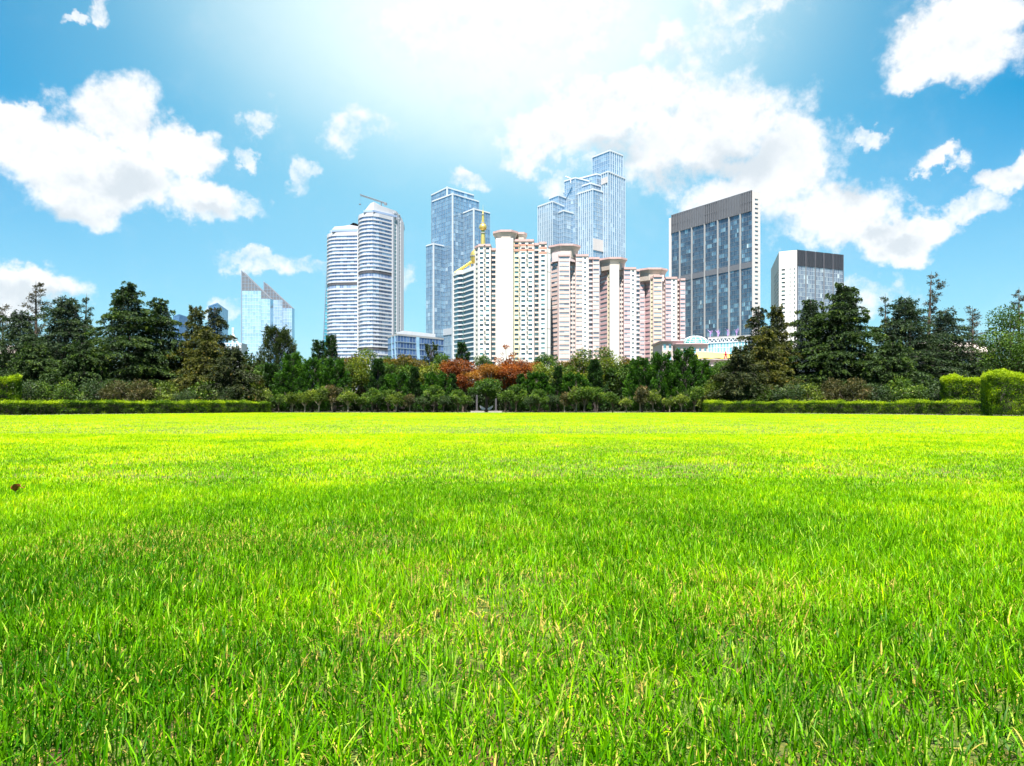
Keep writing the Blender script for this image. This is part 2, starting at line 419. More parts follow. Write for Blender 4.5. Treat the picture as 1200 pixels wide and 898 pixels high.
t = tag(empty('white_tower', (0, 0, 0)), 'lower white banded high rise with rounded left edge, left of taller twin', 'tower', 'white banded twin towers')
d = 640; z1 = gz(275.5, d)
fr = [pt(383.8, 653), pt(384.3, 647), pt(386, 643), pt(389.5, 640.3), pt(394, 639), pt(419, 637)]
bk = [pt(423, 665), pt(400, 672), pt(386, 668)]
banded(t, fr, bk, z1, 3.36, {33, 7}, 31)
b = MB(); b.slab(pt(419, 637), pt(421.5, 637), 0, z1 + 3, 1.4, .5); b.build('corner_pier', M['condo'], t)
b = MB()
prof = [(388, 270.5), (392, 265.7), (402, 265), (410, 263.6), (414, 261), (418, 262.2), (423, 266)]
fr2 = [pt(x, 640) for x, y in prof]; zs = [gz(y, 640) for x, y in prof]
n = len(prof)
b.prism(fr2 + [(p[0] + 3, p[1] + 22) for p in reversed(fr2)], z1 - .5, zs + list(reversed(zs))); b.build('roof_cap', M['condo'], t)
b = MB(); b.slab(pt(386.5, 641.5), pt(389.5, 639.6), z1 + 2.6, z1 + 4.8, .2); b.slab(pt(389.5, 639.6), pt(420, 638.2), z1 + 2.6, z1 + 4.8, 1.2); b.build('clerestory', M['gl_condo'], t)

t = tag(empty('white_tower', (0, 0, 0)), 'taller white banded high rise with curved front and crane on its roof', 'tower', 'white banded twin towers')
d = 600; z2 = gz(252, d)
fr = [pt(420.4, 618), pt(420.6, 611), pt(422, 606), pt(425, 602.8), pt(430, 600.8), pt(437, 600), pt(444, 603), pt(459, 613.5)]
bk = [pt(472.3, 629), pt(452, 655), pt(426, 645)]
banded(t, fr, bk, z2, 3.38, {34, 14}, 37)
s0, s1 = pt(459, 613.2), pt(472.3, 629)
W = MB(); W.slab(s0, lerp2(s0, s1, .16), 0, z2 + 2, .9, .4); W.slab(lerp2(s0, s1, .38), lerp2(s0, s1, .60), 0, z2 + 2, .9, .4)
W.slab(lerp2(s0, s1, .72), s1, 0, z2 + 1, .9, .4); W.build('side_pier', M['condo'], t)
W = MB(); W.slab(s0, s1, 0, z2, .15, .1); W.build('side_glazing', M['gl_dark'], t)
W = MB()
for j in range(52):
    W.slab(lerp2(s0, s1, .16), lerp2(s0, s1, .38), j * 3.38, j * 3.38 + .7, .5, 0); W.slab(lerp2(s0, s1, .60), lerp2(s0, s1, .72), j * 3.38, j * 3.38 + .7, .5, 0)
W.build('side_slab', M['fin'], t)
b = MB(); prof = [(426, 249, 601.5), (430, 243.5, 601), (434, 238.6, 600.4), (438, 236.6, 600.6), (442, 239, 602.8), (447, 241.5, 606), (456, 244.5, 612), (464.5, 247.6, 619), (469, 253, 625), (471.8, 258, 628)]
fr2 = [pt(x, dd) for x, y, dd in prof]; zs = [gz(y, dd) for x, y, dd in prof]
b.prism(fr2 + [(p[0] - 2, p[1] + 24) for p in reversed(fr2)], z2 - .5, zs + list(reversed(zs))); b.build('roof_cap', M['condo'], t)
b = MB(); q0, q1 = pt(426, 600.8), pt(437, 599.6)
b.slab(q0, q1, z2 + 2.4, z2 + 4.2, .3); b.slab(q1, pt(464.8, 618), z2 + 2.4, z2 + 4.2, .8); b.build('clerestory', M['gl_condo'], t)
t = tag(empty('roof_crane', (gx(446.8, 612), 612, gz(243, 612))), 'slender grey crane on the roof of the taller white banded tower', 'crane', 'construction cranes')
k = 612 / F
a = MB(); a.tube([(0, 0, -3), (0, 0, 4)], [.5, .5], 6); a.build('mast', M['steel'], t)
a = MB(); lattice(a, (-24 * k, 0, 14.2 * k), (5 * k, 0, 4.6 * k), .45, 18, .2); a.tube([(-24.8 * k, 0, 15.7 * k), (-24 * k, 0, 14.2 * k)], [.3, .3], 4); a.build('jib', M['steel'], t)
a = MB(); a.prism([(3.6 * k, -1.2), (6.6 * k, -1.2), (6.6 * k, 1.2), (3.6 * k, 1.2)], 2.6 * k, 5.0 * k, bottom=True); a.build('counterweight', M['steel'], t)
a = MB(); a.tube([(-24.4 * k, 0, 14.6 * k), (-24.9 * k, 0, 4.5 * k)], [.06, .06], 4); a.lathe((-24.9 * k, 0), [(.01, 2.6 * k), (.9, 3 * k), (1, 3.7 * k), (.3, 4.4 * k), (.01, 4.5 * k)], 8); a.build('hook_block', M['steel'], t)

# ---- low blue block
t = tag(empty('office_block', (0, 0, 0)), 'low deep blue glass block with pale wavy panels below the white banded towers', 'building')
G, Fm = MB(41), MB()
plan, z = box_tower(t, G, Fm, (465.7, 393), (454.8, 396), (519.7, 398.2), 380, 4, 16, 3.6, fin=.12, finw=.2, tr=.25, trw=.5)
G.build('curtain_wall', M['gl_low'], t); Fm.build('facade_frame', M['bluefin'], t)
C = MB(); coping(C, plan, z, .9, .25); C.build('parapet', M['concrete'], t)
C = MB(); cc = [lerp2(p, lerp2(plan[1], plan[3], .5), .3) for p in plan]; C.prism(cc, z, z + 3.2); C.build('roof_house', M['white'], t)
for ti, amp, w, nm in ((-.45, 1.6, 1.5, 'L'), (-.12, 1.6, 1.5, 'L'), (.44, .8, 2.2, 'R')):
    C = MB(7); A, B = (plan[0], plan[1]) if nm == 'L' else (plan[1], plan[2]); u0 = (1 + ti) if nm == 'L' else ti
    Lg = math.dist(A, B)
    for j in range(20):
        f0 = u0 + amp / Lg * math.sin(j / 20 * 5); f1 = u0 + amp / Lg * math.sin((j + 1) / 20 * 5)
        dx, dy = (B[0] - A[0]) / Lg, (B[1] - A[1]) / Lg
        def q(f, z_, k=.45): p = lerp2(A, B, f); return (p[0] + dy * k, p[1] - dx * k, z_)
        h = w / Lg / 2; za, zb_ = z * j / 20, z * (j + 1) / 20
        C.poly([q(f0 - h, za), q(f0 + h, za), q(f1 + h, zb_), q(f1 - h, zb_)], 0); C.poly([q(f0 + h, za), q(f0 + h, za, 0), q(f1 + h, zb_, 0), q(f1 + h, zb_)], 0)
        C.poly([q(f0 - h, za, 0), q(f0 - h, za), q(f1 - h, zb_), q(f1 - h, zb_, 0)], 0)
    C.build('wave_panel', M['gl_shard'], t)

# ---- stepped blue tower on the left
t = tag(empty('glass_tower', (0, 0, 0)), 'stepped blue glass tower with thin white corner lines behind gold dome', 'tower')
G, Fm = MB(51), MB()
ck = dict(fin=.22, finw=.3, tr=.1, trw=.3)
pa, za = box_tower(t, G, Fm, (524, 220.6), (505.6, 229.5), (555, 229.5), 700, 6, 8, 4.2, **ck)
pb, zb_ = box_tower(t, G, Fm, (530.4, 228), (506.5, 237), (561, 237), 688, 9, 10, 4.2, **ck)
pc, zc = box_tower(t, G, Fm, (555.2, 245.6), (541.5, 251), (574, 250.5), 684, 5, 7, 4.2, **ck)
pd, zd = box_tower(t, G, Fm, (508, 286.5), (499.5, 289), (520, 289), 690, 4, 3, 4.2, **ck)
G.build('curtain_wall', M['gl_blue'], t); Fm.build('facade_frame', M['bluefin'], t)
C = MB()
for pl, zz in ((pa, za), (pb, zb_), (pc, zc), (pd, zd)):
    coping(C, pl, zz, 1.2, .45)
    n = pl[1]; C.prism([(n[0] - .9, n[1] + .2), (n[0], n[1] - .9), (n[0] + .9, n[1] + .2), (n[0], n[1] + .9)], 0, zz + 1.6)
C.build('corner_trim', M['fin'], t)
C = MB(); zz = gz(392, 688); C.slab(pb[0], pb[1], zz, zz + 6.5, .6); C.build('service_band', M['greyfin'], t)

# ---- stepped pale tower, the tallest
t = tag(empty('glass_tower', (0, 0, 0)), 'tallest pale blue skyscraper rising in steps behind the pink flats', 'tower')
G, Fm = MB(61), MB()
vk = dict(fin=.5, finw=.7, tr=.08, trw=.25); hk = dict(fin=.1, finw=.2, tr=.12, trw=.3)
boxes = [((714.8, 177.2), (694.3, 185.2), (729.9, 183.2), 722, 8, 6, dict(lk=hk, **vk)),
         ((712.4, 201.8), (705, 204.8), (732.4, 210.2), 706, 3, 8, vk),
         ((699.3, 204.8), (661.2, 214.5), (716, 209.5), 722, 14, 5, hk),
         ((674.2, 209.2), (661.5, 213.2), (690, 213), 716, 5, 4, hk),
         ((692, 215.5), (660.5, 226), (709.8, 221), 712, 12, 6, hk),
         ((694.8, 222.4), (673.4, 229.2), (708.6, 226.6), 702, 9, 5, dict(lk=vk, **hk)),
         ((647.6, 237), (630.4, 243), (661, 242.6), 706, 8, 5, dict(lk=vk, **hk)),
         ((654.2, 229.4), (643.8, 233.4), (668, 234.6), 716, 4, 4, hk),
         ((660.3, 247.6), (648.8, 252.4), (676, 252), 708, 5, 4, hk)]
tops = []
for N, L, R, d, nl, nr, k in boxes: tops.append(box_tower(t, G, Fm, N, L, R, d, nl, nr, 4.3, **k))
G.build('curtain_wall', M['gl_pale'], t); Fm.build('facade_frame', M['palefin'], t)
C = MB()
for pl, zz in tops: coping(C, pl, zz, 1.3, .5)
C.build('parapet', M['fin'], t)
C = MB(); pl, zz = tops[5]; z0 = gz(293, 702); C.slab(pl[1], pl[2], z0, z0 + 12, .7); C.build('service_band', M['stone'], t); C = MB(); pl = tops[1][0]; z0 = gz(214, 706); C.slab(pl[0], pl[1], z0, z0 + 6, .7); C.build('service_band', M['stone'], t)
t = tag(empty('roof_crane', (gx(666.5, 716), 716, gz(212, 716))), 'short white cleaning crane arm on the stepped pale skyscraper', 'crane', 'construction cranes')
a = MB(); a.tube([(-3.2, 0, 4.6), (3.2, 0, 1.4)], [.55, .65], 6); a.tube([(-3.2, 0, 4.6), (-3.6, 0, 3.9)], [.4, .3], 5); a.build('jib', M['whitesteel'], t)
a = MB(); a.tube([(2, 0, -2), (2, 0, 2)], [.5, .5], 6); a.build('mast', M['whitesteel'], t)

# ---- striped block with the golden dome and spire
t = tag(empty('striped_block', (0, 0, 0)), 'dark glass block with white curved floor bands, golden dome and spire', 'building')
dl, dr = 468, 444; zt = gz(320.3, dl)
fr = [pt(531.4, 474), pt(532.4, 468.5), pt(537, 462.5), pt(541.4, 461), pt(541.8, 463), pt(543.6, 463), pt(544, 460), pt(551, 452), pt(557, 446.5), pt(560.5, 444)]
bk = [pt(585, 470), pt(560, 495), pt(534, 490)]
G = MB(71); G.prism(fr + bk, 0, zt - 2); G.build('glazing', M['gl_dark'], t)
n = 27; fh = (zt - 5) / n
for j in range(n + 1):
    b = MB()
    for i in range(len(fr) - 1): b.slab(fr[i], fr[i + 1], max(0, j * fh - .2), j * fh + .6 if j < n else j * fh + 1.0, .5, .3)
    b.build('floor_band', M['white'], t)
b = MB()
for i in range(len(fr) - 1): b.slab(fr[i], fr[i + 1], zt - 2.0, zt + .6, .7, .3)
b.slab(pt(556.2, 446.5), pt(561, 443.6), 0, zt + 2, .8, .3); b.slab(pt(531.2, 474), pt(532, 468.8), 0, zt + .5, .6, .3)
b.prism([lerp2(p, (gx(558, 470), 470), .06) for p in fr + bk], zt - 2, zt - .1); b.build('parapet', M['white'], t)
b = MB(); b.tube([(gx(533.5, 466), 466, gz(320, 466)), (gx(553, 462), 462, gz(307, 462))], [.9, .9], 6)
for f in (.1, .5, .9): p = Vector((gx(533.5, 466), 466, gz(320, 466))).lerp(Vector((gx(553, 462), 462, gz(307, 462))), f); b.tube([p, (p.x, p.y, zt - .5)], [.25, .25], 4)
b.build('roof_beam', M['yellowsteel'], t)
c = pt(558, 458); kk = 458 / F; zc = gz(300.5, 458); b = MB()
R = 7 * kk
b.lathe(c, [(R * .62, zc - 9.5 * kk), (R * .8, zc - 7 * kk), (R, zc - 1 * kk), (R * .99, zc + 1 * kk), (R * .9, zc + 3.6 * kk), (R * .7, zc + 5.8 * kk), (R * .35, zc + 7.8 * kk), (.01, zc + 8.8 * kk)], 28)
b.build('dome', M['gold'], t, True)
b = MB(); b.lathe(c, [(R * 1.04, zc - 1.3 * kk), (R * 1.06, zc - .6 * kk), (R * 1.04, zc)], 28); b.lathe(c, [(R * .64, zt - 2), (R * .64, zc - 9 * kk)], 20); b.build('dome_ring', M['steel'], t)
c = pt(566, 470); kk = 470 / F
def zz_(py): return gz(py, 470)
b = MB(); b.lathe(c, [(3.1 * kk, zz_(325)), (3.0 * kk, zz_(292)), (2.35 * kk, zz_(276)), (1.9 * kk, zz_(271))], 16)
b.lathe(c, [(1.8 * kk, zz_(262)), (1.5 * kk, zz_(256)), (1.25 * kk, zz_(251.5))], 16); b.lathe(c, [(1.3 * kk, zz_(251)), (.7 * kk, zz_(248)), (.18 * kk, zz_(245.5)), (.1 * kk, zz_(240.5)), (.01, zz_(240))], 12)
b.build('spire', M['gold'], t, True)
b = MB(); zb0, rb = zz_(266.4), 4.5 * kk
b.lathe(c, [(rb * math.cos(a), zb0 + rb * math.sin(a)) for a in [math.radians(x) for x in range(-90, 91, 15)]], 24); b.build('spire_ball', M['gold'], t, True)
b = MB()
for y, r in ((273.2, 2.9), (261.6, 2.5), (251.3, 1.9)): b.lathe(c, [(.1, zz_(y + .7)), (r * kk, zz_(y + .5)), (r * kk, zz_(y - .4)), (.1, zz_(y - .6))], 16)
b.build('spire_ring', M['pier'], t)

# ---- flats: a zig-zag of wall strips
def strips(root, segs, mats, fh, panemat, zvis, seed, d0, name='window'):
    """segs: (px0, px1, depth0, depth1, top_py, style) ; styles give the openings and the wall colours"""
    mi = {k: i for i, k in enumerate(mats)}
    W, P = MB(seed), []; prev = None; front = []
    for (a, b, da, db, ty, st) in segs:
        z = gz(ty, min(da, db)); A, B = pt(a, da), pt(b, db)
        S = STY[st]
        if prev:   # return wall between two strips
            pB, pz = prev; Wz = max(pz, z); W.poly([(*pB, 0), (*A, 0), (*A, Wz), (*pB, Wz)], mi[S.get('side', S['wall'])])
        if S.get('nx'):
            nfl = round(z / fh)
            facade(W, P, A, B, 0, nfl * fh if False else z - 1.4, S['nx'], fh, S['wu'], S['wv'], S.get('rec', .35), mi[S['wall']], mi[S.get('pier', S['wall'])])
            W.slab(A, B, z - 1.4, z, .35, .3, mi[S.get('cap', 'tile')])
            if S.get('top2'):
                W.slab(A, B, z - 1.4 - 2 * fh, z - 1.45, .07, .0, mi[S['top2']]) if False else None
        else:
            W.poly([(*A, 0), (*B, 0), (*B, z), (*A, z)], mi[S['wall']])
            if S.get('joint'):
                k = 1
                while k * 4 * fh < z: W.slab(A, B, k * 4 * fh - .12, k * 4 * fh + .12, .08, .02, mi[S['joint']]); k += 1
        # roof and back of the strip
        W.poly([(*A, z), (*B, z), (B[0] + 1, B[1] + 16, z), (A[0] + 1, A[1] + 16, z)], mi[S['wall']])
        W.poly([(B[0] + 1, B[1] + 16, 0), (A[0] + 1, A[1] + 16, 0), (A[0] + 1, A[1] + 16, z), (B[0] + 1, B[1] + 16, z)], mi[S['wall']])
        if not front or True: W.poly([(A[0] + 1, A[1] + 16, 0), (*A, 0), (*A, z), (A[0] + 1, A[1] + 16, z)], mi[S.get('side', S['wall'])])
        W.poly([(*B, 0), (B[0] + 1, B[1] + 16, 0), (B[0] + 1, B[1] + 16, z), (*B, z)], mi[S.get('side', S['wall'])])
        prev = (B, z)
    W.build('wall', [M[k] for k in mats], root)
    emit_windows(P, panemat, root, zvis, seed, name=name)
STY = {
 'cream2': dict(nx=2, wu=(.22, .78), wv=(.30, .78), wall='cream', rec=.4),
 'cream1': dict(nx=1, wu=(.24, .76), wv=(.30, .78), wall='cream', rec=.4),
 'balc': dict(nx=1, wu=(.08, .94), wv=(.22, .86), wall='brown', pier='cream', rec=1.3),
 'dark': dict(nx=1, wu=(.1, .9), wv=(.24, .82), wall='trim', pier='cream', rec=.9),
 'blank': dict(wall='blank', joint='peach', side='cream'),
 'yell': dict(nx=1, wu=(.14, .86), wv=(.30, .80), wall='yellow', rec=.4),
 'peachband': dict(nx=1, wu=(.06, .94), wv=(.46, .92), wall='peach', pier='palepink', rec=.2),
 'pinkband': dict(nx=1, wu=(.05, .95), wv=(.46, .92), wall='pink', pier='palepink', rec=.2),
 'orangeband': dict(nx=1, wu=(.06, .94), wv=(.46, .92), wall='orange', pier='palepink', rec=.2),
 'recess': dict(nx=2, wu=(.12, .84), wv=(.3, .85), wall='brown', rec=.6),
 'recess1': dict(nx=1, wu=(.06, .9), wv=(.25, .85), wall='brown', rec=1.0),
 'whitewin': dict(nx=1, wu=(.2, .62), wv=(.34, .78), wall='blank', rec=.4),
 'strip': dict(nx=1, wu=(.2, .8), wv=(.35, .7), wall='yellow', pier='cream', rec=.5),
 'glass': dict(nx=1, wu=(.04, .96), wv=(.2, .92), wall='palepink', rec=.7),
}
def hexcap(root, l, r, d, yt, yb, side=.3, depth=16, lift=0, name='roof_cap'):
    """flared crown: neck, leaning fascia and a thin tiled rim"""
    w = gx(r, d) - gx(l, d); x0 = gx(l, d); zt, zb = gz(yt, d - 3), gz(yb, d - 3)
    def plan(k, dd):
        c = .5 * w; q = []
        for u, v in ((0, .35), (side, 0), (1 - side * .8, 0), (1, .3), (1, .75), (1 - side, 1), (side, 1), (0, .75)):
            q.append((x0 + c + (u * w - c) * k, d - 3 + depth * (.5 + (v - .5) * k)))
        return q
    b = MB(); b.frustum(plan(.80, 0), zb - 3, plan(.86, 0), zb + (zt - zb) * .35); b.frustum(plan(.86, 0), zb + (zt - zb) * .3501, plan(.99, 0), zt - 1.1); b.build(name, M['trim'], root)
    b = MB(); b.prism(plan(1.02, 0), zt - 1.1, zt + .15, bottom=True); b.build('roof_rim', M['tile'], root)
# cream block
t = tag(empty('apartment_block', (0, 0, 0)), 'cream apartment block with teal windows and tall blank white stair tower', 'building')
D = 430
segs = [(556.5, 560.6, 441, 436, 287, 'cream1'), (560.6, 575, 430, 430, 286.2, 'cream2'), (575.2, 581, 434, 434, 291, 'balc'), (581.3, 601.4, 427, 427, 279.4, 'blank'),
        (602.2, 608.6, 431, 431, 280.6, 'yell'), (609, 625.6, 430, 430, 280.6, 'cream2'), (626.2, 631.4, 434, 434, 285, 'balc'), (632, 640.6, 430.5, 430.5, 283.6, 'cream1'), (641, 645, 436, 438, 291, 'blank')]
strips(t, segs, ['cream', 'brown', 'blank', 'yellow', 'peach', 'tile', 'trim'], 3.03, M['gl_dark'], 26, 81, D)
hexcap(t, 577.8, 606.6, 430, 269.6, 278.4, .32, 14); hexcap(t, 603, 617.6, 436, 272.4, 279.4, .3, 10)
b = MB()
for (a, c, ty) in ((602.2, 608.6, 281.6), (609, 625.6, 281.6), (632, 640.6, 284.6)):
    z = gz(ty, 430)
    for k in range(2):
        dd = 430.2 if a < 632 else 430.7
        b.slab(pt(a + .2, dd + (.9 if a < 605 else 0)), pt(c - .2, dd + (.9 if a < 605 else 0)), z - 3.03 * (k + 1) - .75, z - 3.03 * (k + 1) + .55, .3, 0)
b.build('salmon_band', M['salmon'], t)
# air conditioners on the cream block
rg = random.Random(5)
for px in (568.1, 608.9, 617.6):
    for j in range(8, 34):
        if rg.random() < .75:
            x, z = gx(px + rg.uniform(-.3, .3), 429.6), j * 3.03 + rg.uniform(.2, .6); b = MB(); b.prism([(x - .45, 429.05), (x + .45, 429.05), (x + .45, 429.9), (x - .45, 429.9)], z, z + .7, bottom=True); b.build('air_conditioner', M['trim'], t)
# pink blocks
PM = ['palepink', 'peach', 'pink', 'orange', 'brown', 'blank', 'yellow', 'cream', 'trim', 'tile']
t = tag(empty('apartment_block', (0, 0, 0)), 'peach and white flats tower nearest the cream block, with flared roof crown', 'building', 'pink flats towers')
segs = [(640.5, 645.4, 470, 468, 303.4, 'recess1'), (645.6, 653.6, 466, 460, 305, 'peachband'), (654.6, 667.8, 457, 457, 298.2, 'peachband'), (668.2, 674.4, 464, 464, 303, 'recess'),
        (674.8, 682.8, 459, 459, 298.2, 'peachband'), (683, 689.6, 459.2, 459.2, 298.2, 'whitewin'), (690, 694.6, 465, 465, 301.6, 'glass'), (694.8, 702.4, 461, 461, 301.6, 'peachband')]
strips(t, segs, PM, 3.07, M['apt'], 30, 83, 460); hexcap(t, 643.6, 680.4, 460, 286, 296, .33, 17)
W = MB(); W.prism([pt(647, 462.2), pt(654.4, 458.2), pt(668, 458.2), pt(674, 462), pt(674, 474), pt(650, 474)], gz(306, 458), gz(295, 458)); W.build('roof_house', M['palepink'], t)
t = tag(empty('apartment_block', (0, 0, 0)), 'middle pink flats tower with tall blank white strip under its roof crown', 'building', 'pink flats towers')
segs = [(702.8, 711.8, 484, 474, 319.2, 'pinkband'), (712, 714.4, 474, 472, 315, 'strip'), (714.6, 725.4, 468, 468, 311, 'blank'), (726, 730.8, 476, 476, 316, 'recess'),
        (731.2, 739, 471, 471, 313.4, 'pinkband'), (739.2, 745.4, 471.2, 471.2, 313.4, 'whitewin'), (745.6, 749.8, 478, 478, 315.6, 'glass')]
strips(t, segs, PM, 3.07, M['apt'], 30, 85, 470); hexcap(t, 702.6, 735.4, 472, 301.6, 310.4, .33, 17)
W = MB(); W.prism([pt(703.5, 481), pt(711.5, 474.6), pt(730, 474.6), pt(730, 490), pt(705, 490)], gz(322, 474), gz(309.6, 474)); W.build('roof_house', M['palepink'], t)
t = tag(empty('apartment_block', (0, 0, 0)), 'lowest pink and orange banded flats tower beside the dark louvred slab tower', 'building', 'pink flats towers')
segs = [(750, 755.4, 486, 486, 316, 'pinkband'), (755.6, 761.8, 488, 482, 319, 'pinkband'), (762, 765.4, 481, 479, 324, 'strip'), (765.7, 776, 476, 476, 322.4, 'orangeband'), (776.4, 779.6, 483, 483, 326, 'recess'),
        (780, 787, 479, 479, 324.6, 'pinkband'), (787.2, 793.4, 479.2, 479.2, 324.6, 'whitewin'), (793.8, 797, 485, 485, 327, 'recess1'), (797.2, 803, 481, 481, 326.4, 'pinkband')]
strips(t, segs, PM, 3.07, M['apt'], 30, 87, 480); hexcap(t, 747, 783.2, 482, 314, 323, .33, 17)
W = MB(); W.prism([pt(750.4, 487), pt(765, 480.4), pt(778, 480.4), pt(778, 498), pt(752, 498)], gz(330, 481), gz(322.4, 481)); W.build('roof_house', M['palepink'], t)

# ---- big slab tower with louvred crown
t = tag(empty('slab_tower', (0, 0, 0)), 'huge dark glass slab tower with louvred crown and narrow pale end wall', 'tower')
d = 520; zt = gz(223.5, d); N = pt(881.2, d); Lp = pt(787, dep(252.8, zt)); zc = gz(247.6, d); Rp = pt(891, dep(226.4, zt - .6))
cols = [787, 796.5, 810.6, 825.6, 841, 854.2, 867.4, 881.2]
def onfront(px):   # point of the front face seen at column px
    k = (px - CX) / F; t_ = (k * Lp[1] - Lp[0]) / ((N[0] - Lp[0]) - k * (N[1] - Lp[1])); return lerp2(Lp, N, t_)
cp = [onfront(c) for c in cols]
G, Fm, Lv, Sl = MB(91), MB(), MB(), MB()
rg = random.Random(9)
pat = [[rg.random() for _ in range(60)] for _ in range(40)]
def rf(off):
    def f(u, v):
        x = rg.random()
        row = pat[int(v * 39)][(off + int(u * 2.6 + (v * 39) % 2)) % 60]
        return min(1, x ** 1.3 * .26 + .42 * row ** 1.6 + (.22 if row > .9 else 0) + (.35 if x > .97 else 0))
    return f
for i in range(7): curtain(G, Fm, cp[i], cp[i + 1], 0, zc, max(3, round(math.dist(cp[i], cp[i + 1]) / 1.5)), 3.45, fin=.1, finw=.15, tr=.08, trw=.22, rg=rg, rfun=rf(i * 5), tilt=.012)
bx, by = Rp[0] - N[0], Rp[1] - N[1]
core = [lerp2(Lp, N, .002), lerp2(N, Lp, .004), (N[0] + bx, N[1] + by), (Lp[0] + bx, Lp[1] + by)]
core = [(core[0][0] + .35, core[0][1] + .25), (core[1][0] - .5, core[1][1] + 1.2), (core[2][0] - .9, core[2][1] + 1.0), (core[3][0] + .3, core[3][1] - .3)]
G.prism(core, 0, zt - 3, r=.1)
G.build('curtain_wall', M['gl_slab'], t); Fm.build('facade_frame', M['steel'], t)
for i in range(7):
    k = 7 if i else 5
    for j in range(k):
        a, b_ = lerp2(cp[i], cp[i + 1], (j + .12) / k), lerp2(cp[i], cp[i + 1], (j + .56 + .12 * ((i * 7 + j * 3) % 3)) / k); Sl.slab(a, b_, zc + .1, zt - .2 - .05 * (j % 2), .8, .1)
    Lv.slab(cp[i], cp[i + 1], zc + .02, zt - .4, .05 + .01 * i, .4)
Lv.prism(core, zc, zt - .5); Lv.build('crown_wall', M['louvre'], t); Sl.build('crown_slat', M['louvre2'], t)
b = MB(); zb_ = zc + (zt - zc) * .5; b.slab(Lp, N, zb_ - .14, zb_ + .14, .6, 0); b.slab(Lp, N, zt - .3, zt + .35, .55, .6); b.build('crown_rail', M['louvre2'], t)
for c in cols[1:-1]:
    p = onfront(c); q = onfront(c + .95); b = MB(); b.slab(p, q, 0, zc + .3, .9, .2); b.build('pier', M['pier'], t)
b = MB(); zz0 = gz(306.5, d); b.slab(Lp, N, zz0 - 4.4, zz0, .4, .1); b.build('service_band', M['louvre2'], t)
W, P = MB(), []
E0, E1 = lerp2(N, Rp, .06), Rp
facade(W, P, E0, E1, 0, gz(231, 522), 1, 3.46, (.32, .72), (.2, .62), .4)
W.poly([(*E0, gz(231, 522)), (*E1, gz(231, 522)), (*E1, zt - .5), (*E0, zt - .5)])
W.slab(N, E0, 0, zt - .2, .35, .3); W.prism([E0, E1, (E1[0] - 2, E1[1] + 2), (E0[0] - 2, E0[1] + 2)], zt - .6, zt - .45)
W.slab(pt(784, dep(256, zt - 2)), onfront(787), 0, zt - 2, .3, 3); W.build('end_wall', M['stone'], t); emit_windows(P, M['gl_dark'], t, 40, 93)

# ---- smaller block on the right
t = tag(empty('slab_tower', (0, 0, 0)), 'smaller block with white windowed corner and dark louvred crown behind right cedar', 'tower')
d = 620; z = gz(293.5, d)
Q = [pt(907.2, 668), pt(912.8, dep(295.2, z)), pt(923.4, dep(294.0, z)), pt(934, dep(293.2, z)), pt(988.4, dep(299.2, z))]
W, P = MB(), []
zw = gz(313, 620); fh = 3.95
facade(W, P, Q[0], Q[1], 0, zw, 6, fh, (.2, .8), (.3, .75), .4)
facade(W, P, Q[1], Q[2], 0, zw, 1, fh, (.28, .68), (.3, .72), .5)
facade(W, P, Q[2], Q[3], 0, zw, 2, fh, (.36, .56), (.24, .8), .5)
zs0 = gz(318, 660)
for a, b_ in ((Q[0], Q[1]), (Q[1], Q[2]), (Q[2], Q[3])): W.poly([(*a, zw), (*b_, zw), (*b_, z), (*a, z if a is not Q[0] else z - 12)])
back = [(Q[4][0] + 8, Q[4][1] + 30), (Q[0][0] + 12, Q[0][1] + 40)]
W.poly([(*p, z) for p in [Q[1], Q[2], Q[3], Q[4]] + back]); W.poly([(*Q[4], 0), (*back[0], 0), (*back[0], z), (*Q[4], z)])
W.poly([(*Q[0], z - 12), (*Q[1], z), (*back[1], z)]); W.poly([(*back[1], 0), (*Q[0], 0), (*Q[0], z - 12), (*back[1], z)])
W.build('wall', M['blank'], t); emit_windows(P, M['gl_dark'], t, 60, 95)
G, Fm = MB(97), MB(); zc = gz(311.7, d)
us = [0, .185, .385, .57, .77, 1]
for i in range(5):
    a, b_ = lerp2(Q[3], Q[4], us[i] + (.012 if i else 0)), lerp2(Q[3], Q[4], us[i + 1] - .012)
    curtain(G, Fm, a, b_, 0, zc, 5, 3.95, fin=.15, finw=.2, tr=.1, trw=.3, tilt=.012)
    b = MB(i)
    for j in range(6): b.slab(lerp2(a, b_, (j + .1) / 6), lerp2(a, b_, (j + .8) / 6), zc, z + .25, .5 + .04 * (j % 2), .3)
    b.build('crown_panel', M['louvre'], t)
G.build('curtain_wall', M['gl_grey'], t); Fm.build('facade_frame', M['greyfin'], t)
b = MB()
for u in us[1:-1]: b.slab(lerp2(Q[3], Q[4], u - .012), lerp2(Q[3], Q[4], u + .012), 0, z + .1, .05, .3)
b.slab(Q[3], lerp2(Q[3], Q[4], .012), 0, z + .4, .3, .2); b.slab(lerp2(Q[3], Q[4], .988), Q[4], 0, z + .3, .3, .2)
b.slab(Q[3], Q[4], zc, z - .1, .08, .3); b.build('joint', M['darkband'], t)

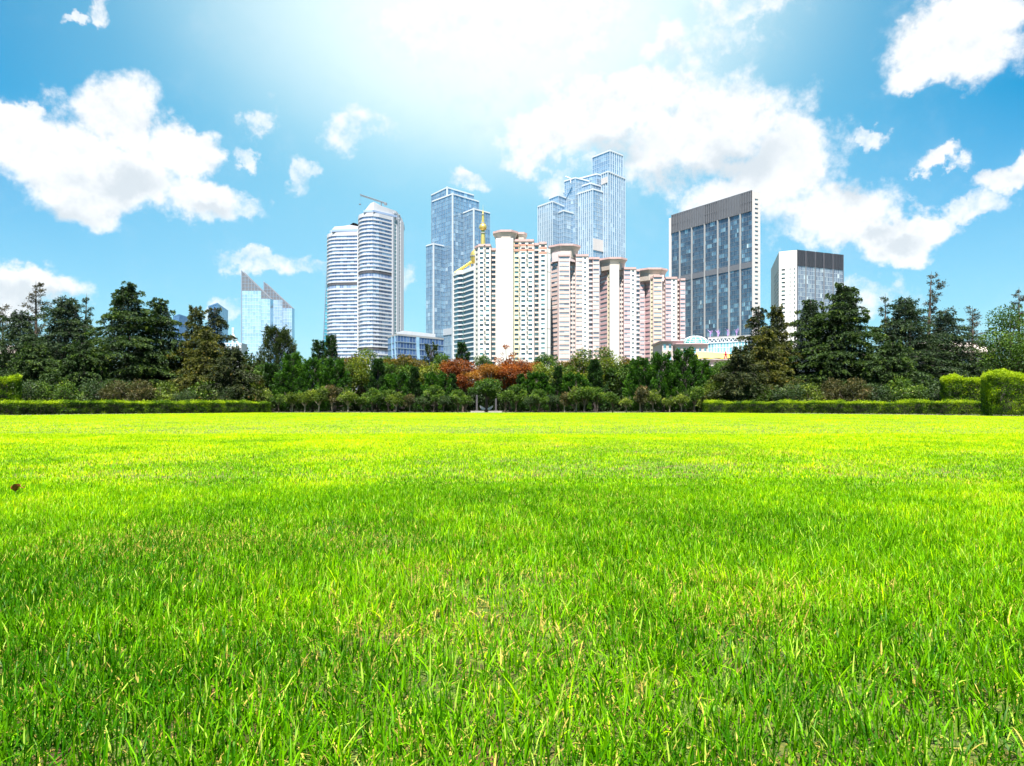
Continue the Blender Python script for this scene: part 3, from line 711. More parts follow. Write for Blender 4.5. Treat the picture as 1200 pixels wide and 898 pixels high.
# ---- shopping hall with teal dome
t = tag(empty('shopping_hall', (0, 0, 0)), 'low pale hall with teal glass dome and aqua glass wing below slab tower', 'building')
d = 330
def bx(px0, px1, yt, dd, dep_=20, mb=None, mi=0, yb=None):
    z0 = 0 if yb is None else gz(yb, dd); mb.prism([pt(px0, dd), pt(px1, dd), (gx(px1, dd), dd + dep_), (gx(px0, dd), dd + dep_)], z0, gz(yt, dd), mi, bottom=yb is not None)
W, P = MB(), []
facade(W, P, pt(776, 336), pt(801, 336), 0, gz(401, 336), 4, 5, (.25, .75), (.2, .8), .5); facade(W, P, pt(793, 330), pt(829.6, 330), 0, gz(404.6, 330), 6, 5, (.28, .72), (.2, .75), .5)
bx(776, 801, 401.2, 337.5, 22, W); bx(793, 829.6, 404.8, 331.5, 22, W); bx(775.4, 801.4, 399.6, 335.4, 24, W, yb=401.4); bx(792.4, 830.2, 403.2, 329.4, 25, W, yb=405)
W.build('wall', M['hall'], t); emit_windows(P, M['gl_mall'], t, 8, 99)
b = MB(); bx(792, 830.5, 402.6, 329, 26, b, yb=403.3); bx(775, 801.6, 399.0, 335, 25, b, yb=399.7); b.build('cornice', M['pink'], t)
c = pt(814.8, 345); kk = 345 / F; z0 = gz(403.4, 345); b = MB(3); R = 15.2 * kk
prof = [(R * math.cos(a), z0 + 9.4 * kk * math.sin(a)) for a in [math.radians(x) for x in (0, 12, 25, 40, 55, 70, 82, 89.5)]]
b.lathe(c, prof, 28); b.r = [random.Random(i).random() for i in range(len(b.f))]; b.build('dome', M['teal'], t)
b = MB()
for k in range(14):
    a = 2 * math.pi * k / 14; b.tube([(c[0] + r * 1.01 * math.cos(a), c[1] + r * 1.01 * math.sin(a), z_) for r, z_ in prof], [.09] * len(prof), 4)
for r, z_ in prof[:5]: b.tube([(c[0] + r * 1.01 * math.cos(2 * math.pi * k / 28), c[1] + r * 1.01 * math.sin(2 * math.pi * k / 28), z_) for k in range(29)], [.07] * 29, 4)
b.build('dome_rib', M['whitesteel'], t)
G, Fm = MB(5), MB(); A, B = pt(829.8, 334), pt(880, 322)
zg = gz(401, 328); G.prism([(A[0], A[1] + .4), (B[0], B[1] + .4), (B[0], B[1] + 20), (A[0], A[1] + 20)], 0, zg - .1); curtain(G, Fm, A, B, 0, zg, 14, 2.6, fin=.15, finw=.18, tr=.1, trw=.15, tilt=.01)
G.build('glass_wing', M['gl_mall'], t); Fm.build('facade_frame', M['whitesteel'], t)
b = MB(); n = 22
for i in range(n):
    a, c_ = lerp2(A, B, i / n), lerp2(A, B, (i + 1) / n); z0, z1_ = zg, zg + 2.1
    b.tube([(a[0], a[1] - .3, z0), (c_[0], c_[1] - .3, z1_)] if i % 2 else [(a[0], a[1] - .3, z1_), (c_[0], c_[1] - .3, z0)], [.14, .14], 4)
b.tube([(A[0], A[1] - .3, zg), (B[0], B[1] - .3, zg)], [.16, .16], 4); b.tube([(A[0], A[1] - .3, zg + 2.1), (B[0], B[1] - .3, zg + 2.1)], [.2, .2], 4); b.build('roof_truss', M['whitesteel'], t)
b = MB(); b.slab(A, B, zg + 2.2, zg + 2.9, .4, 6); b.build('roof_edge', M['pier'], t)
for px in (833, 842.5, 854, 864.5):
    b = MB(); p = lerp2(A, B, (px - 829.8) / 50.2); rr = random.Random(int(px)); b.tube([(p[0], p[1] + 1, zg + 2.8), (p[0], p[1] + 1, zg + 6)], [.2, .12], 5)
    for k in range(7): b.tube([(p[0], p[1] + 1, zg + 3.2 + k * .35), (p[0] + rr.uniform(-1.3, 1.3), p[1] + 1 + rr.uniform(-1, 1), zg + 5 + k * .3)], [.12, .05], 4)
    b.build('roof_ornament', M['purple'], t)
b = MB(); bx(826, 876, 421.4, 318, 14, b); bx(822, 876, 420.4, 316, 17, b, yb=421.8); bx(824, 876, 427.5, 315, 17, b, yb=429.5); b.build('porch_wall', M['hall'], t)
G = MB(8); curtain(G, MB(), pt(827, 314.4), pt(875, 314.4), 0, gz(430, 314.4), 12, 4, fin=0, tr=0); G.build('porch_glazing', M['gl_mall'], t)
# swagged yellow awning
b = MB(); N_ = 26; za, dd = gz(413.6, 316), 315.8
for i in range(N_):
    u0, u1 = i / N_, (i + 1) / N_
    top = lambda u: gz(412.6 + 2.6 * u * u, dd + 4) ; bot = lambda u: gz(420.2 - .7 * abs(math.sin(u * 9)), dd)
    xa, xb_ = gx(818.5 + 41 * u0, dd), gx(818.5 + 41 * u1, dd)
    b.poly([(xa, dd, bot(u0)), (xb_, dd, bot(u1)), (xb_, dd + 3.5, top(u1)), (xa, dd + 3.5, top(u0))])
    b.poly([(xa, dd + 3.6, bot(u0)), (xa, dd + 3.6, top(u0)), (xb_, dd + 3.6, top(u1)), (xb_, dd + 3.6, bot(u1))])
b.build('awning', M['yellowsteel'], t)
# the two red roof characters
def strokes(px, py, wpx, hpx, st, lab):
    d_ = 313.5; x0, z0 = gx(px - wpx / 2, d_), gz(py + hpx / 2, d_); w, h = wpx * d_ / F, hpx * d_ / F; mb = MB()
    for (u0, v0, u1, v1, th) in st:
        p0, p1 = Vector((x0 + u0 * w, 0, z0 + v0 * h)), Vector((x0 + u1 * w, 0, z0 + v1 * h)); dv = (p1 - p0).normalized(); n_ = Vector((-dv.z, 0, dv.x)) * th * w / 2
        q = [p0 + n_, p0 - n_, p1 - n_, p1 + n_]
        mb.poly([(v.x, d_, v.z) for v in q]); mb.poly([(v.x, d_ + .4, v.z) for v in reversed(q)])
        for i in range(4): a, c_ = q[i], q[(i + 1) % 4]; mb.poly([(a.x, d_, a.z), (a.x, d_ + .4, a.z), (c_.x, d_ + .4, c_.z), (c_.x, d_, c_.z)])
    mb.build('roof_character', M['red'], t)
strokes(850.6, 416, 6, 8, [(.02, .58, .98, .58, .2), (.5, 1.02, .5, .5, .24), (.5, .6, .2, 0, .26), (.55, .56, .74, 0, .22)], '')
strokes(860.8, 416, 4.4, 8, [(0, .94, 1, .94, .22), (.1, .7, .9, .7, .2), (0, .46, 1, .46, .2), (.12, .4, .12, 0, .24), (.88, .4, .88, 0, .24), (.1, .22, .9, .22, .16), (.1, .03, .9, .03, .2)], '')

# ---- low pale houses glimpsed through the trees at both ends
def house(px0, px1, d, ye, yr, lab, wall):
    t = tag(empty('house', (0, 0, 0)), lab, 'house', 'pale houses behind the trees')
    x0, x1, ze, zr = gx(px0, d), gx(px1, d), gz(ye, d), gz(yr, d); W, P = MB(), []; dp = 9
    facade(W, P, (x0, d), (x1, d), 0, ze, max(3, round((x1 - x0) / 2.6)), 3.0, (.3, .7), (.3, .78), .2)
    W.prism([(x0, d + .3), (x1, d + .3), (x1, d + dp), (x0, d + dp)], 0, ze)
    W.poly([(x1, d, ze), (x1, d + dp, ze), (x1, d + dp / 2, zr)]); W.poly([(x0, d + dp, ze), (x0, d, ze), (x0, d + dp / 2, zr)]); W.build('wall', wall, t); emit_windows(P, M['gl_dark'], t, 0, 3)
    R_ = MB()
    for s0, s1 in ((d - .5, d + dp / 2), (d + dp + .5, d + dp / 2)):
        R_.poly([(x0 - .4, s0, ze - .25), (x1 + .4, s0, ze - .25), (x1 + .4, s1, zr), (x0 - .4, s1, zr)]); R_.poly([(x0 - .4, s0, ze - .1), (x1 + .4, s0, ze - .1), (x1 + .4, s1, zr + .15), (x0 - .4, s1, zr + .15)])
    R_.poly([(x0 - .4, d - .5, ze - .25), (x1 + .4, d - .5, ze - .25), (x1 + .4, d - .5, ze - .1), (x0 - .4, d - .5, ze - .1)])
    R_.build('roof', M['trim'], t)
house(1098, 1166, 88, 411, 399, 'sandy walled low house seen in gaps between trees at far right', M['peach'])
house(-30, 26, 92, 413, 403, 'pinkish low house glimpsed between the cedars at far left', M['palepink'])
# ================================================================ PLANTS
def vnoise(x, y, seed):
    R = np.random.default_rng(seed); g = R.uniform(0, 1, (256, 256)); xi, yi = np.floor(x).astype(int), np.floor(y).astype(int); fx, fy = x - xi, y - yi
    fx, fy = fx * fx * (3 - 2 * fx), fy * fy * (3 - 2 * fy); a, b_, c_, d_ = g[xi % 256, yi % 256], g[(xi + 1) % 256, yi % 256], g[xi % 256, (yi + 1) % 256], g[(xi + 1) % 256, (yi + 1) % 256]
    return (a * (1 - fx) + b_ * fx) * (1 - fy) + (c_ * (1 - fx) + d_ * fx) * fy
def fbm(x, y, seed, o=3): return sum(vnoise(x * 2 ** k, y * 2 ** k, seed + k) * .5 ** k for k in range(o)) / sum(.5 ** k for k in range(o))
def unit(v): return v / np.maximum(np.linalg.norm(v, axis=-1, keepdims=True), 1e-9)
def leaves(R, P, A, L, W, jit=.5, face_up=.6):
    """one folded four-cornered leaf per row: at P, growing along A; returns V, Q"""
    n = len(P); A = unit(A + R.normal(0, jit, (n, 3)))
    U = np.tile((0., 0., 1.), (n, 1)) * face_up + R.normal(0, 1, (n, 3)) * (1 - face_up * .6)
    B = unit(np.cross(A, U)); N = np.cross(B, A)
    L = (L * R.uniform(.65, 1.3, n))[:, None]; W = (W * R.uniform(.7, 1.25, n))[:, None]
    V = np.stack([P, P + A * L * .45 + B * W * .5, P + A * L - N * L * .12, P + A * L * .45 - B * W * .5], 1).reshape(-1, 3)
    return V, np.arange(n * 4).reshape(n, 4)
def crown_mesh(name, R, P, A, L, W, mat, jit=.5, face_up=.6, rnd=None):
    V, Q = leaves(R, P, A, L, W, jit, face_up)
    if rnd is None: rnd = np.clip(R.normal(.45, .2, len(P)), 0, 1)
    return fast_mesh(name, V, Q, rnd=rnd, mats=(mat,))
def sphere_dirs(R, n): return unit(R.normal(0, 1, (n, 3)))

def make_cedar(H, RD, seed, mat, nleaf=15000, k=4.0, droop=.5, ragged=.25, lean=0, sparse=1.0, low=.08, lsz=.12):
    nleaf = int(nleaf * k); R = np.random.default_rng(seed); Wd = MB(seed)
    tz = np.linspace(0, H, 8); off = np.cumsum(R.normal(0, .02, (8, 2)) * H / 8, 0)
    def axis(z): return np.array([np.interp(z, tz, off[:, 0]) + lean * z, np.interp(z, tz, off[:, 1])])
    Wd.tube([(*axis(z), z) for z in tz], [max(.02, .034 * H * .5 * (1 - z / H) + .015) for z in tz], 7)
    Ps, As, Rn = [], [], []
    nw = int((5 + H * 1.0) * sparse) + 2; tot = 0; br = []
    for w in range(nw):
        u_ = w / (nw - 1); t0 = low + (.985 - low) * (u_ ** .92)
        for k in range(int(R.integers(6, 9) if u_ < .8 else 5)):
            t = min(max(t0 + R.normal(0, .16 if u_ < .75 else .4) * .9 / nw, low), .985); az = (k + R.uniform(-.4, .4)) * 2 * math.pi / 7 + w * 1.3
            ln = (RD * 1.06 * (1 - t) ** .66 * R.uniform(1 - ragged * 1.6, 1 + ragged) + .16) * (.75 + .25 * min(1, (t - low) * 6 + .5))
            br.append((t, az, ln)); tot += ln ** 1.45 + .12
    for t, az, ln in br:
        n = max(14, int(nleaf * (ln ** 1.45 + .12) / tot)); z0 = t * H; a0 = axis(z0); d = np.array([math.cos(az), math.sin(az)]); sd = np.array([-d[1], d[0]])
        up = R.uniform(.10, .22) + .9 * max(0, t - .8) * 3.4; dr = droop * R.uniform(.6, 1.1) * .62
        def curve(s): return np.stack([a0[0] + d[0] * ln * s, a0[1] + d[1] * ln * s, z0 + ln * (up * s - dr * s ** 2.4)], -1)
        ss = np.linspace(0, .95, 5); Wd.tube([tuple(p) for p in curve(ss)], [max(.006, .016 * ln * (1 - .85 * s)) for s in ss], 3)
        # a flat spray of side twigs, the twig ends hanging
        nt = max(6, int(ln * 11)); ts = R.uniform(.10, 1, nt) ** .75; tsgn = R.choice([-1, 1], nt); tl = ln * .48 * np.sin(np.pi * np.clip(ts * .84 + .14, 0, 1)) * R.uniform(.45, 1.25, nt) + .08; tz_ = R.normal(0, .03, nt)
        i = R.integers(0, nt, n); u = R.uniform(0, 1, n) ** .7
        lat = tsgn[i] * tl[i] * u; fwd = tl[i] * u * .7
        P = curve(ts[i]) + np.stack([sd[0] * lat + d[0] * fwd, sd[1] * lat + d[1] * fwd, tz_[i] - .26 * tl[i] * u ** 2 + np.minimum(R.normal(0, .025, n), .025) - (R.uniform(0, 1, n) < .28) * R.uniform(0, .17, n)], -1)
        A = np.stack([d[0] * .8 + sd[0] * tsgn[i] * .7, d[1] * .8 + sd[1] * tsgn[i] * .7, .2 - .7 * u], -1)
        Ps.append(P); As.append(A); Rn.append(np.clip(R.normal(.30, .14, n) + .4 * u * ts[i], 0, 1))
    # filler needles close around the stem, the crown's inner shade put into their colour
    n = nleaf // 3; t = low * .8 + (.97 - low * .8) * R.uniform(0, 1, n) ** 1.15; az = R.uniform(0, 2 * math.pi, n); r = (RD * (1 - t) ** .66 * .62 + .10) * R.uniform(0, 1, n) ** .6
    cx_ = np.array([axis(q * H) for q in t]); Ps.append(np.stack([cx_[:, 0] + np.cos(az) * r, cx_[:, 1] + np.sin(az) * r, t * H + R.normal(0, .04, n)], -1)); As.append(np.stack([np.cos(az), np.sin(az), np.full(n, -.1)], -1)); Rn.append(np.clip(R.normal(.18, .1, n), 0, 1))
    P, A, Rn = np.concatenate(Ps), np.concatenate(As), np.concatenate(Rn)
    return Wd.mesh('trunk', M['bark_dark']), crown_mesh('crown', R, P, A, lsz, lsz * .42, mat, .42, .62, Rn)

def make_spire(H, RD, seed, mat, nleaf=3500, up=.55, sparse=1.0, lsz=.13, bare=.2):
    nleaf = int(nleaf * 1.7)
    """feathery narrow conifer: thin branches rising, thinning to a bare leader"""
    R = np.random.default_rng(seed); Wd = MB(seed)
    Wd.tube([(0, 0, 0), (.02 * H * R.normal(), 0, H * .5), (.01 * H * R.normal(), 0, H)], [.022 * H, .013 * H, .006], 6)
    Ps, As = [], []; nb = int(46 * sparse)
    for k in range(nb):
        t = bare + (.97 - bare) * (k + R.uniform()) / nb; az = R.uniform(0, 2 * math.pi); d = np.array([math.cos(az), math.sin(az)])
        ln = RD * (1 - t) ** .6 * R.uniform(.4, 1.2) + .1; n = int(nleaf * (ln + .1) / (nb * (RD * .55 + .1)))
        z0 = t * H; ss = np.linspace(0, 1, 4); f = lambda s: np.stack([d[0] * ln * s, d[1] * ln * s, z0 + ln * (up * s - .35 * up * s * s)], -1)
        Wd.tube([tuple(p) for p in f(ss)], [.012, .01, .008, .004], 3)
        s = R.uniform(.15, 1.05, n); P = f(s) + R.normal(0, .05 + .07 * ln, (n, 3)) * np.array([1, 1, .8])
        Ps.append(P); As.append(np.tile((d[0], d[1], .1), (n, 1)))
    return Wd.mesh('trunk', M['bark']), crown_mesh('crown', R, np.concatenate(Ps), np.concatenate(As), lsz, lsz * .36, mat, .7, .4)

def make_juniper(H, RD, seed, mat, nleaf=9000, prof=None, lsz=.12, plume=.55):
    nleaf = int(nleaf * 1.7)
    """dense upright evergreen made of flame-like plumes"""
    R = np.random.default_rng(seed); Wd = MB(seed); prof = prof or (lambda t: (1 - t) ** .62 * (.55 + .45 * min(1, t * 4)))
    Wd.tube([(0, 0, 0), (0, 0, H * .55), (0, 0, H * .9)], [.03 * H, .018 * H, .006], 6)
    npl = int(90 + 34 * H * RD); Ps, As, Rn = [], [], []
    for k in range(npl):
        t = R.uniform(0.01, .9); az = R.uniform(0, 2 * math.pi); r = RD * prof(t) * R.uniform(.5, 1.02); d = np.array([math.cos(az), math.sin(az)])
        pl = plume * R.uniform(.6, 1.4) * (1 - .35 * t); b = np.array([d[0] * r, d[1] * r, t * H]); ax = unit(np.array([d[0] * R.uniform(.2, .75), d[1] * R.uniform(.2, .75), 1.0]) + R.normal(0, .12, 3))
        n = int(nleaf / npl * R.uniform(.7, 1.3)); s = R.uniform(0, 1, n); rad = .26 * pl * (1 - s) ** .7 + .02
        o = R.normal(0, 1, (n, 3)); o = unit(o - (o @ ax)[:, None] * ax); Ps.append(b + ax * (s * pl)[:, None] + o * (rad * R.uniform(.3, 1.1, n))[:, None]); As.append(ax + .5 * o)
        tone = R.normal(0, .1); Rn.append(np.clip(R.normal(.3, .13, n) + .32 * s + tone, 0, 1))
        if R.uniform() < .35: Wd.tube([(0, 0, t * H * .8), tuple(b), tuple(b + ax * pl * .6)], [.02, .014, .005], 3)
    return Wd.mesh('trunk', M['bark_dark']), crown_mesh('crown', R, np.concatenate(Ps), np.concatenate(As), lsz, lsz * .38, mat, .35, .25, np.concatenate(Rn))

def make_broad(H, RD, seed, mat, nleaf=8000, trunk=.3, nclump=26, flat=.8, lsz=.14, bark='bark', spread=.34, weep=0.0, openness=.25, tall=None):
    """limbs forking into leaf clumps of unequal size"""
    R = np.random.default_rng(seed); Wd = MB(seed); t0 = H * trunk; rt = .028 * H + .01
    top = (R.normal(0, .04) * H, R.normal(0, .04) * H, t0 + (H - t0) * .4)
    Wd.tube([(0, 0, 0), (top[0] * .4, top[1] * .4, t0), top], [rt, rt * .75, rt * .35], 7)
    cz = t0 + (H - t0) * .52; rz = (H - t0) * .52; Ps, As, Rn = [], [], []
    w = []
    for k in range(nclump):
        d = unit(R.normal(0, 1, 3)); rr = R.uniform(.25, .95) ** .6
        c = np.array([d[0] * RD * rr * .86, d[1] * RD * rr * .86, cz + d[2] * rz * rr * .84]); cr = RD * spread * R.uniform(.55, 1.25); w.append((c, cr))
        s = t0 * R.uniform(.75, 1.0); m = np.array([top[0] * .5, top[1] * .5, s]); mid = (m + c) / 2 + R.normal(0, .06 * RD, 3)
        if k < 16: Wd.tube([tuple(m), tuple(mid), tuple(c)], [rt * .45, rt * .28, .006], 4)
        for q in range(2): e = c + R.normal(0, cr * .6, 3); Wd.tube([tuple(c), tuple(e)], [.01, .004], 3)
    vt = sum(cr ** 2 for _, cr in w)
    for c, cr in w:
        n = int(nleaf * cr ** 2 / vt); d = sphere_dirs(R, n); d[:, 2] *= flat
        P = c + d * (cr * R.uniform(openness, 1.1, n) ** .7)[:, None] * np.array([1, 1, .9]); A = d * .7 + np.array([0, 0, .1 - weep])
        if weep: P[:, 2] -= R.uniform(0, 1, n) ** 2 * weep * cr * 1.6
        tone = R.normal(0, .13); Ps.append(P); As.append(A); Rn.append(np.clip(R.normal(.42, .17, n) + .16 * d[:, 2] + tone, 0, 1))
    return Wd.mesh('trunk', M[bark]), crown_mesh('crown', R, np.concatenate(Ps), np.concatenate(As), lsz, lsz * .5, mat, .55, .45, np.concatenate(Rn))

# species colours
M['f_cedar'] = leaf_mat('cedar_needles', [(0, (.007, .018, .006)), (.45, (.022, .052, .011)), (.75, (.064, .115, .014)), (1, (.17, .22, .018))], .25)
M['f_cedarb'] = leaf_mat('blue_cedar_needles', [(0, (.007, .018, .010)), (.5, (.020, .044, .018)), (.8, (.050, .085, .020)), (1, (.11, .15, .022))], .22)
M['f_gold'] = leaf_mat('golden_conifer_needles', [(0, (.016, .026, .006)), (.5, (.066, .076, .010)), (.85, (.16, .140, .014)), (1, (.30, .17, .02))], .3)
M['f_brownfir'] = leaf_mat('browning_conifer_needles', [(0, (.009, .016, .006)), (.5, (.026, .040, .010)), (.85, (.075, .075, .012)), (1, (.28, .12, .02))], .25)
M['f_spire'] = leaf_mat('feathery_brown_needles', [(0, (.018, .022, .014)), (.5, (.05, .048, .026)), (1, (.13, .075, .035))], .3)
M['f_spireg'] = leaf_mat('feathery_green_needles', [(0, (.012, .026, .016)), (.5, (.03, .055, .026)), (1, (.08, .10, .04))], .3)
M['f_jun'] = leaf_mat('juniper_scales', [(0, (.006, .024, .004)), (.45, (.020, .070, .006)), (.8, (.055, .140, .010)), (1, (.11, .22, .018))], .25)
M['f_jund'] = leaf_mat('dark_juniper_scales', [(0, (.005, .016, .006)), (.5, (.014, .042, .010)), (.9, (.035, .085, .014)), (1, (.06, .12, .02))], .22)
M['f_dark'] = leaf_mat('dark_broad_leaves', [(0, (.010, .020, .008)), (.5, (.028, .048, .014)), (.9, (.065, .085, .018)), (1, (.12, .10, .02))], .3)
M['f_lime'] = leaf_mat('yellow_green_leaves', [(0, (.030, .060, .008)), (.45, (.095, .140, .014)), (.8, (.21, .24, .022)), (1, (.33, .30, .03))], .4)
M['f_green'] = leaf_mat('mid_green_leaves', [(0, (.016, .045, .008)), (.5, (.050, .110, .014)), (.85, (.11, .18, .02)), (1, (.19, .24, .03))], .38)
M['f_olive'] = leaf_mat('olive_turning_leaves', [(0, (.030, .036, .008)), (.5, (.095, .085, .014)), (.85, (.20, .13, .02)), (1, (.30, .14, .03))], .38)
M['f_red'] = leaf_mat('red_maple_leaves', [(0, (.07, .022, .008)), (.45, (.22, .062, .014)), (.8, (.38, .115, .02)), (1, (.46, .20, .025))], .4, tmul=(1.3, .9, .6))
M['f_orange'] = leaf_mat('orange_maple_leaves', [(0, (.08, .045, .008)), (.45, (.23, .10, .014)), (.8, (.38, .16, .02)), (1, (.40, .26, .03))], .4, tmul=(1.3, 1.0, .6))
M['f_shrub'] = leaf_mat('glossy_shrub_leaves', [(0, (.010, .026, .005)), (.5, (.045, .095, .012)), (.85, (.12, .19, .024)), (1, (.26, .31, .05))], .28, .12, .5)
M['f_shrubb'] = leaf_mat('bluish_shrub_leaves', [(0, (.010, .024, .010)), (.5, (.030, .058, .022)), (.85, (.072, .110, .038)), (1, (.16, .19, .07))], .25, .12, .5)
M['f_shruby'] = leaf_mat('pale_shrub_leaves', [(0, (.026, .05, .008)), (.5, (.10, .15, .020)), (.85, (.24, .28, .04)), (1, (.36, .37, .08))], .33, .12, .5)
M['f_brownsh'] = leaf_mat('brownish_shrub_leaves', [(0, (.022, .026, .012)), (.5, (.060, .062, .026)), (.85, (.13, .10, .05)), (1, (.24, .15, .09))], .3, .1, .5)
M['f_hedge'] = leaf_mat('clipped_hedge_leaves', [(0, (.010, .030, .003)), (.4, (.048, .115, .004)), (.72, (.14, .24, .006)), (1, (.36, .46, .010))], .4, .12)
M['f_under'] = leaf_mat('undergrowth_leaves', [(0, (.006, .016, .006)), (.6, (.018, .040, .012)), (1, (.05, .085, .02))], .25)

GRP = {}
def plant(name, px, d, meshes, label, cat='tree', group=None, rz=0.0, sc=(1, 1, 1)):
    t = tag(empty(name, (gx(px, d), d, -.02), rz), label, cat, group); t.scale = sc
    for nm, me in zip(('trunk', 'crown'), meshes): link(bpy.data.objects.new(nm, me), t)
    return t
def hh(py, d): return gz(py, d) + .02
def wd(w, d): return w * d / F / 2

# ---- cedars and their neighbours, both ends (the right-hand group answers the left-hand one)
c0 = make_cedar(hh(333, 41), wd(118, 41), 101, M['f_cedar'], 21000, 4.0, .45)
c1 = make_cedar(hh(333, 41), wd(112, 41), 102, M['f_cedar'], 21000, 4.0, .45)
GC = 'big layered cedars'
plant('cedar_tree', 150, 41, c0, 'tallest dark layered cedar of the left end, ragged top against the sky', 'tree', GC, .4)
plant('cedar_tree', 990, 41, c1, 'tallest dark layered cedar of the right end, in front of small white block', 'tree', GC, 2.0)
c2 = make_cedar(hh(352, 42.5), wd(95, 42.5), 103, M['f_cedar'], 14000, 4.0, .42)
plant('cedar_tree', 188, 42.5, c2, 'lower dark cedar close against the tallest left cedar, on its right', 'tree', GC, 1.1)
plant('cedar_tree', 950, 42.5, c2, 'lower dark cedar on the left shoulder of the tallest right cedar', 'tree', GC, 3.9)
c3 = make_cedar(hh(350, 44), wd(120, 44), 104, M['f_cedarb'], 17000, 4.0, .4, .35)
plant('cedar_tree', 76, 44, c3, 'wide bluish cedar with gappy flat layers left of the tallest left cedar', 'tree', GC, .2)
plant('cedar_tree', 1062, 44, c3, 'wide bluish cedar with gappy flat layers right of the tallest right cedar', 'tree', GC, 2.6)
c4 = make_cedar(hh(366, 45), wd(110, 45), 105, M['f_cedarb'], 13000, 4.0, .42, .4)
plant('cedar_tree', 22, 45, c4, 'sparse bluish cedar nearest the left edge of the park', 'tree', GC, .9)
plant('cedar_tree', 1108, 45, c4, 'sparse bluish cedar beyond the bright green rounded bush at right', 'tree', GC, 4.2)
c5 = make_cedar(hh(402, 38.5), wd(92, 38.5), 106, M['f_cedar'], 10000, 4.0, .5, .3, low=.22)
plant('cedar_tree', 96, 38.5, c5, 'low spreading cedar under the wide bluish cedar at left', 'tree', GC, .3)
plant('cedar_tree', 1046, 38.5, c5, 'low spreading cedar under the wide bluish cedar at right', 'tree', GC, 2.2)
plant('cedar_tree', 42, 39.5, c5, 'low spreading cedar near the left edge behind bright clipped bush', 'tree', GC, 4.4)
g0 = make_cedar(hh(360, 42.5), wd(64, 42.5), 111, M['f_gold'], 8500, 4.0, .3, .4, sparse=.8)
g1 = make_cedar(hh(388, 40), wd(72, 40), 112, M['f_gold'], 7000, 4.0, .55, .35, low=.15)
g2 = make_cedar(hh(362, 43.5), wd(58, 43.5), 113, M['f_brownfir'], 6500, 4.0, .3, .45, sparse=.8)
g3 = make_cedar(hh(408, 39), wd(78, 39), 114, M['f_brownfir'], 7500, 4.0, .6, .3, low=.12)
GG = 'golden and browning conifers'
plant('golden_conifer', 229, 42.5, g0, 'olive gold conifer with upright tip right of the left cedars', 'tree', GG, 0)
plant('golden_conifer', 244, 40, g1, 'low golden drooping conifer in front of the left olive gold one', 'tree', GG, 1)
plant('browning_conifer', 250, 43.5, g2, 'thin topped dark conifer before the hazy blue tower', 'tree', GG, 0)
plant('browning_conifer', 272, 39, g3, 'low brown orange drooping conifer above the left hedge end', 'tree', GG, .5)
plant('golden_conifer', 911, 42.5, g0, 'olive gold conifer with upright tip left of the right cedars', 'tree', GG, 2)
plant('golden_conifer', 896, 40, g1, 'low golden drooping conifer in front of the right olive gold one', 'tree', GG, 3.2)
plant('browning_conifer', 890, 43.5, g2, 'thin topped dark conifer before the huge slab tower', 'tree', GG, 2.5)
plant('browning_conifer', 868, 39, g3, 'low brown orange drooping conifer above the right hedge end', 'tree', GG, 3.1)
GS = 'feathery spire topped trees'
s0 = make_spire(hh(328, 48), wd(52, 48), 121, M['f_spire'], 4600); s1 = make_spire(hh(346, 47), wd(26, 47), 122, M['f_spireg'], 2200, .4); s2 = make_spire(hh(344, 46.5), wd(24, 46.5), 123, M['f_spireg'], 1900, .3, .8)
s3 = make_spire(hh(356, 47), wd(56, 47), 124, M['f_spire'], 3600, .45); s4 = make_spire(hh(318, 48), wd(50, 48), 125, M['f_spire'], 4200)
plant('spire_tree', 43, 48, s0, 'brownish feathery spire rising highest at the left end', 'tree', GS)
plant('spire_tree', 72, 47, s1, 'thin green spire just right of the brownish left spire', 'tree', GS)
plant('spire_tree', 102, 46.5, s2, 'thin green spire just left of the tallest left cedar', 'tree', GS)
plant('spire_tree', 88, 46, s1, 'short curled spire between the two thin green left spires', 'tree', GS, 2, (1, 1, .96))
plant('spire_tree', 4, 47, s3, 'brown feathery tree at the very left edge of the park', 'tree', GS)
plant('spire_tree', 1096, 48, s4, 'highest brownish feathery spire at the right end', 'tree', GS)
plant('spire_tree', 1066, 47, s1, 'thin green spire left of the highest brownish right spire', 'tree', GS, 1)
plant('spire_tree', 1037, 46.5, s2, 'thin green spire just right of the tallest right cedar', 'tree', GS, 1.5)
plant('spire_tree', 1052, 46, s1, 'short curled spire between the two thin green right spires', 'tree', GS, 3, (1, 1, .97))
plant('spire_tree', 1139, 48, s3, 'airy brown spire tree above the sandy low house', 'tree', GS, 2)
b0 = make_broad(hh(362, 40), wd(74, 40), 131, M['f_green'], 13000, .2, 40, .9, .13, spread=.36)
plant('round_tree', 1188, 40, b0, 'big round bright green tree at the right edge of the park', 'tree')
s5 = make_spire(hh(336, 47), wd(38, 47), 126, M['f_spire'], 2600, .5, .7); plant('spire_tree', 1194, 47, s5, 'bare topped feathery tree behind the round tree at right edge', 'tree', GS)

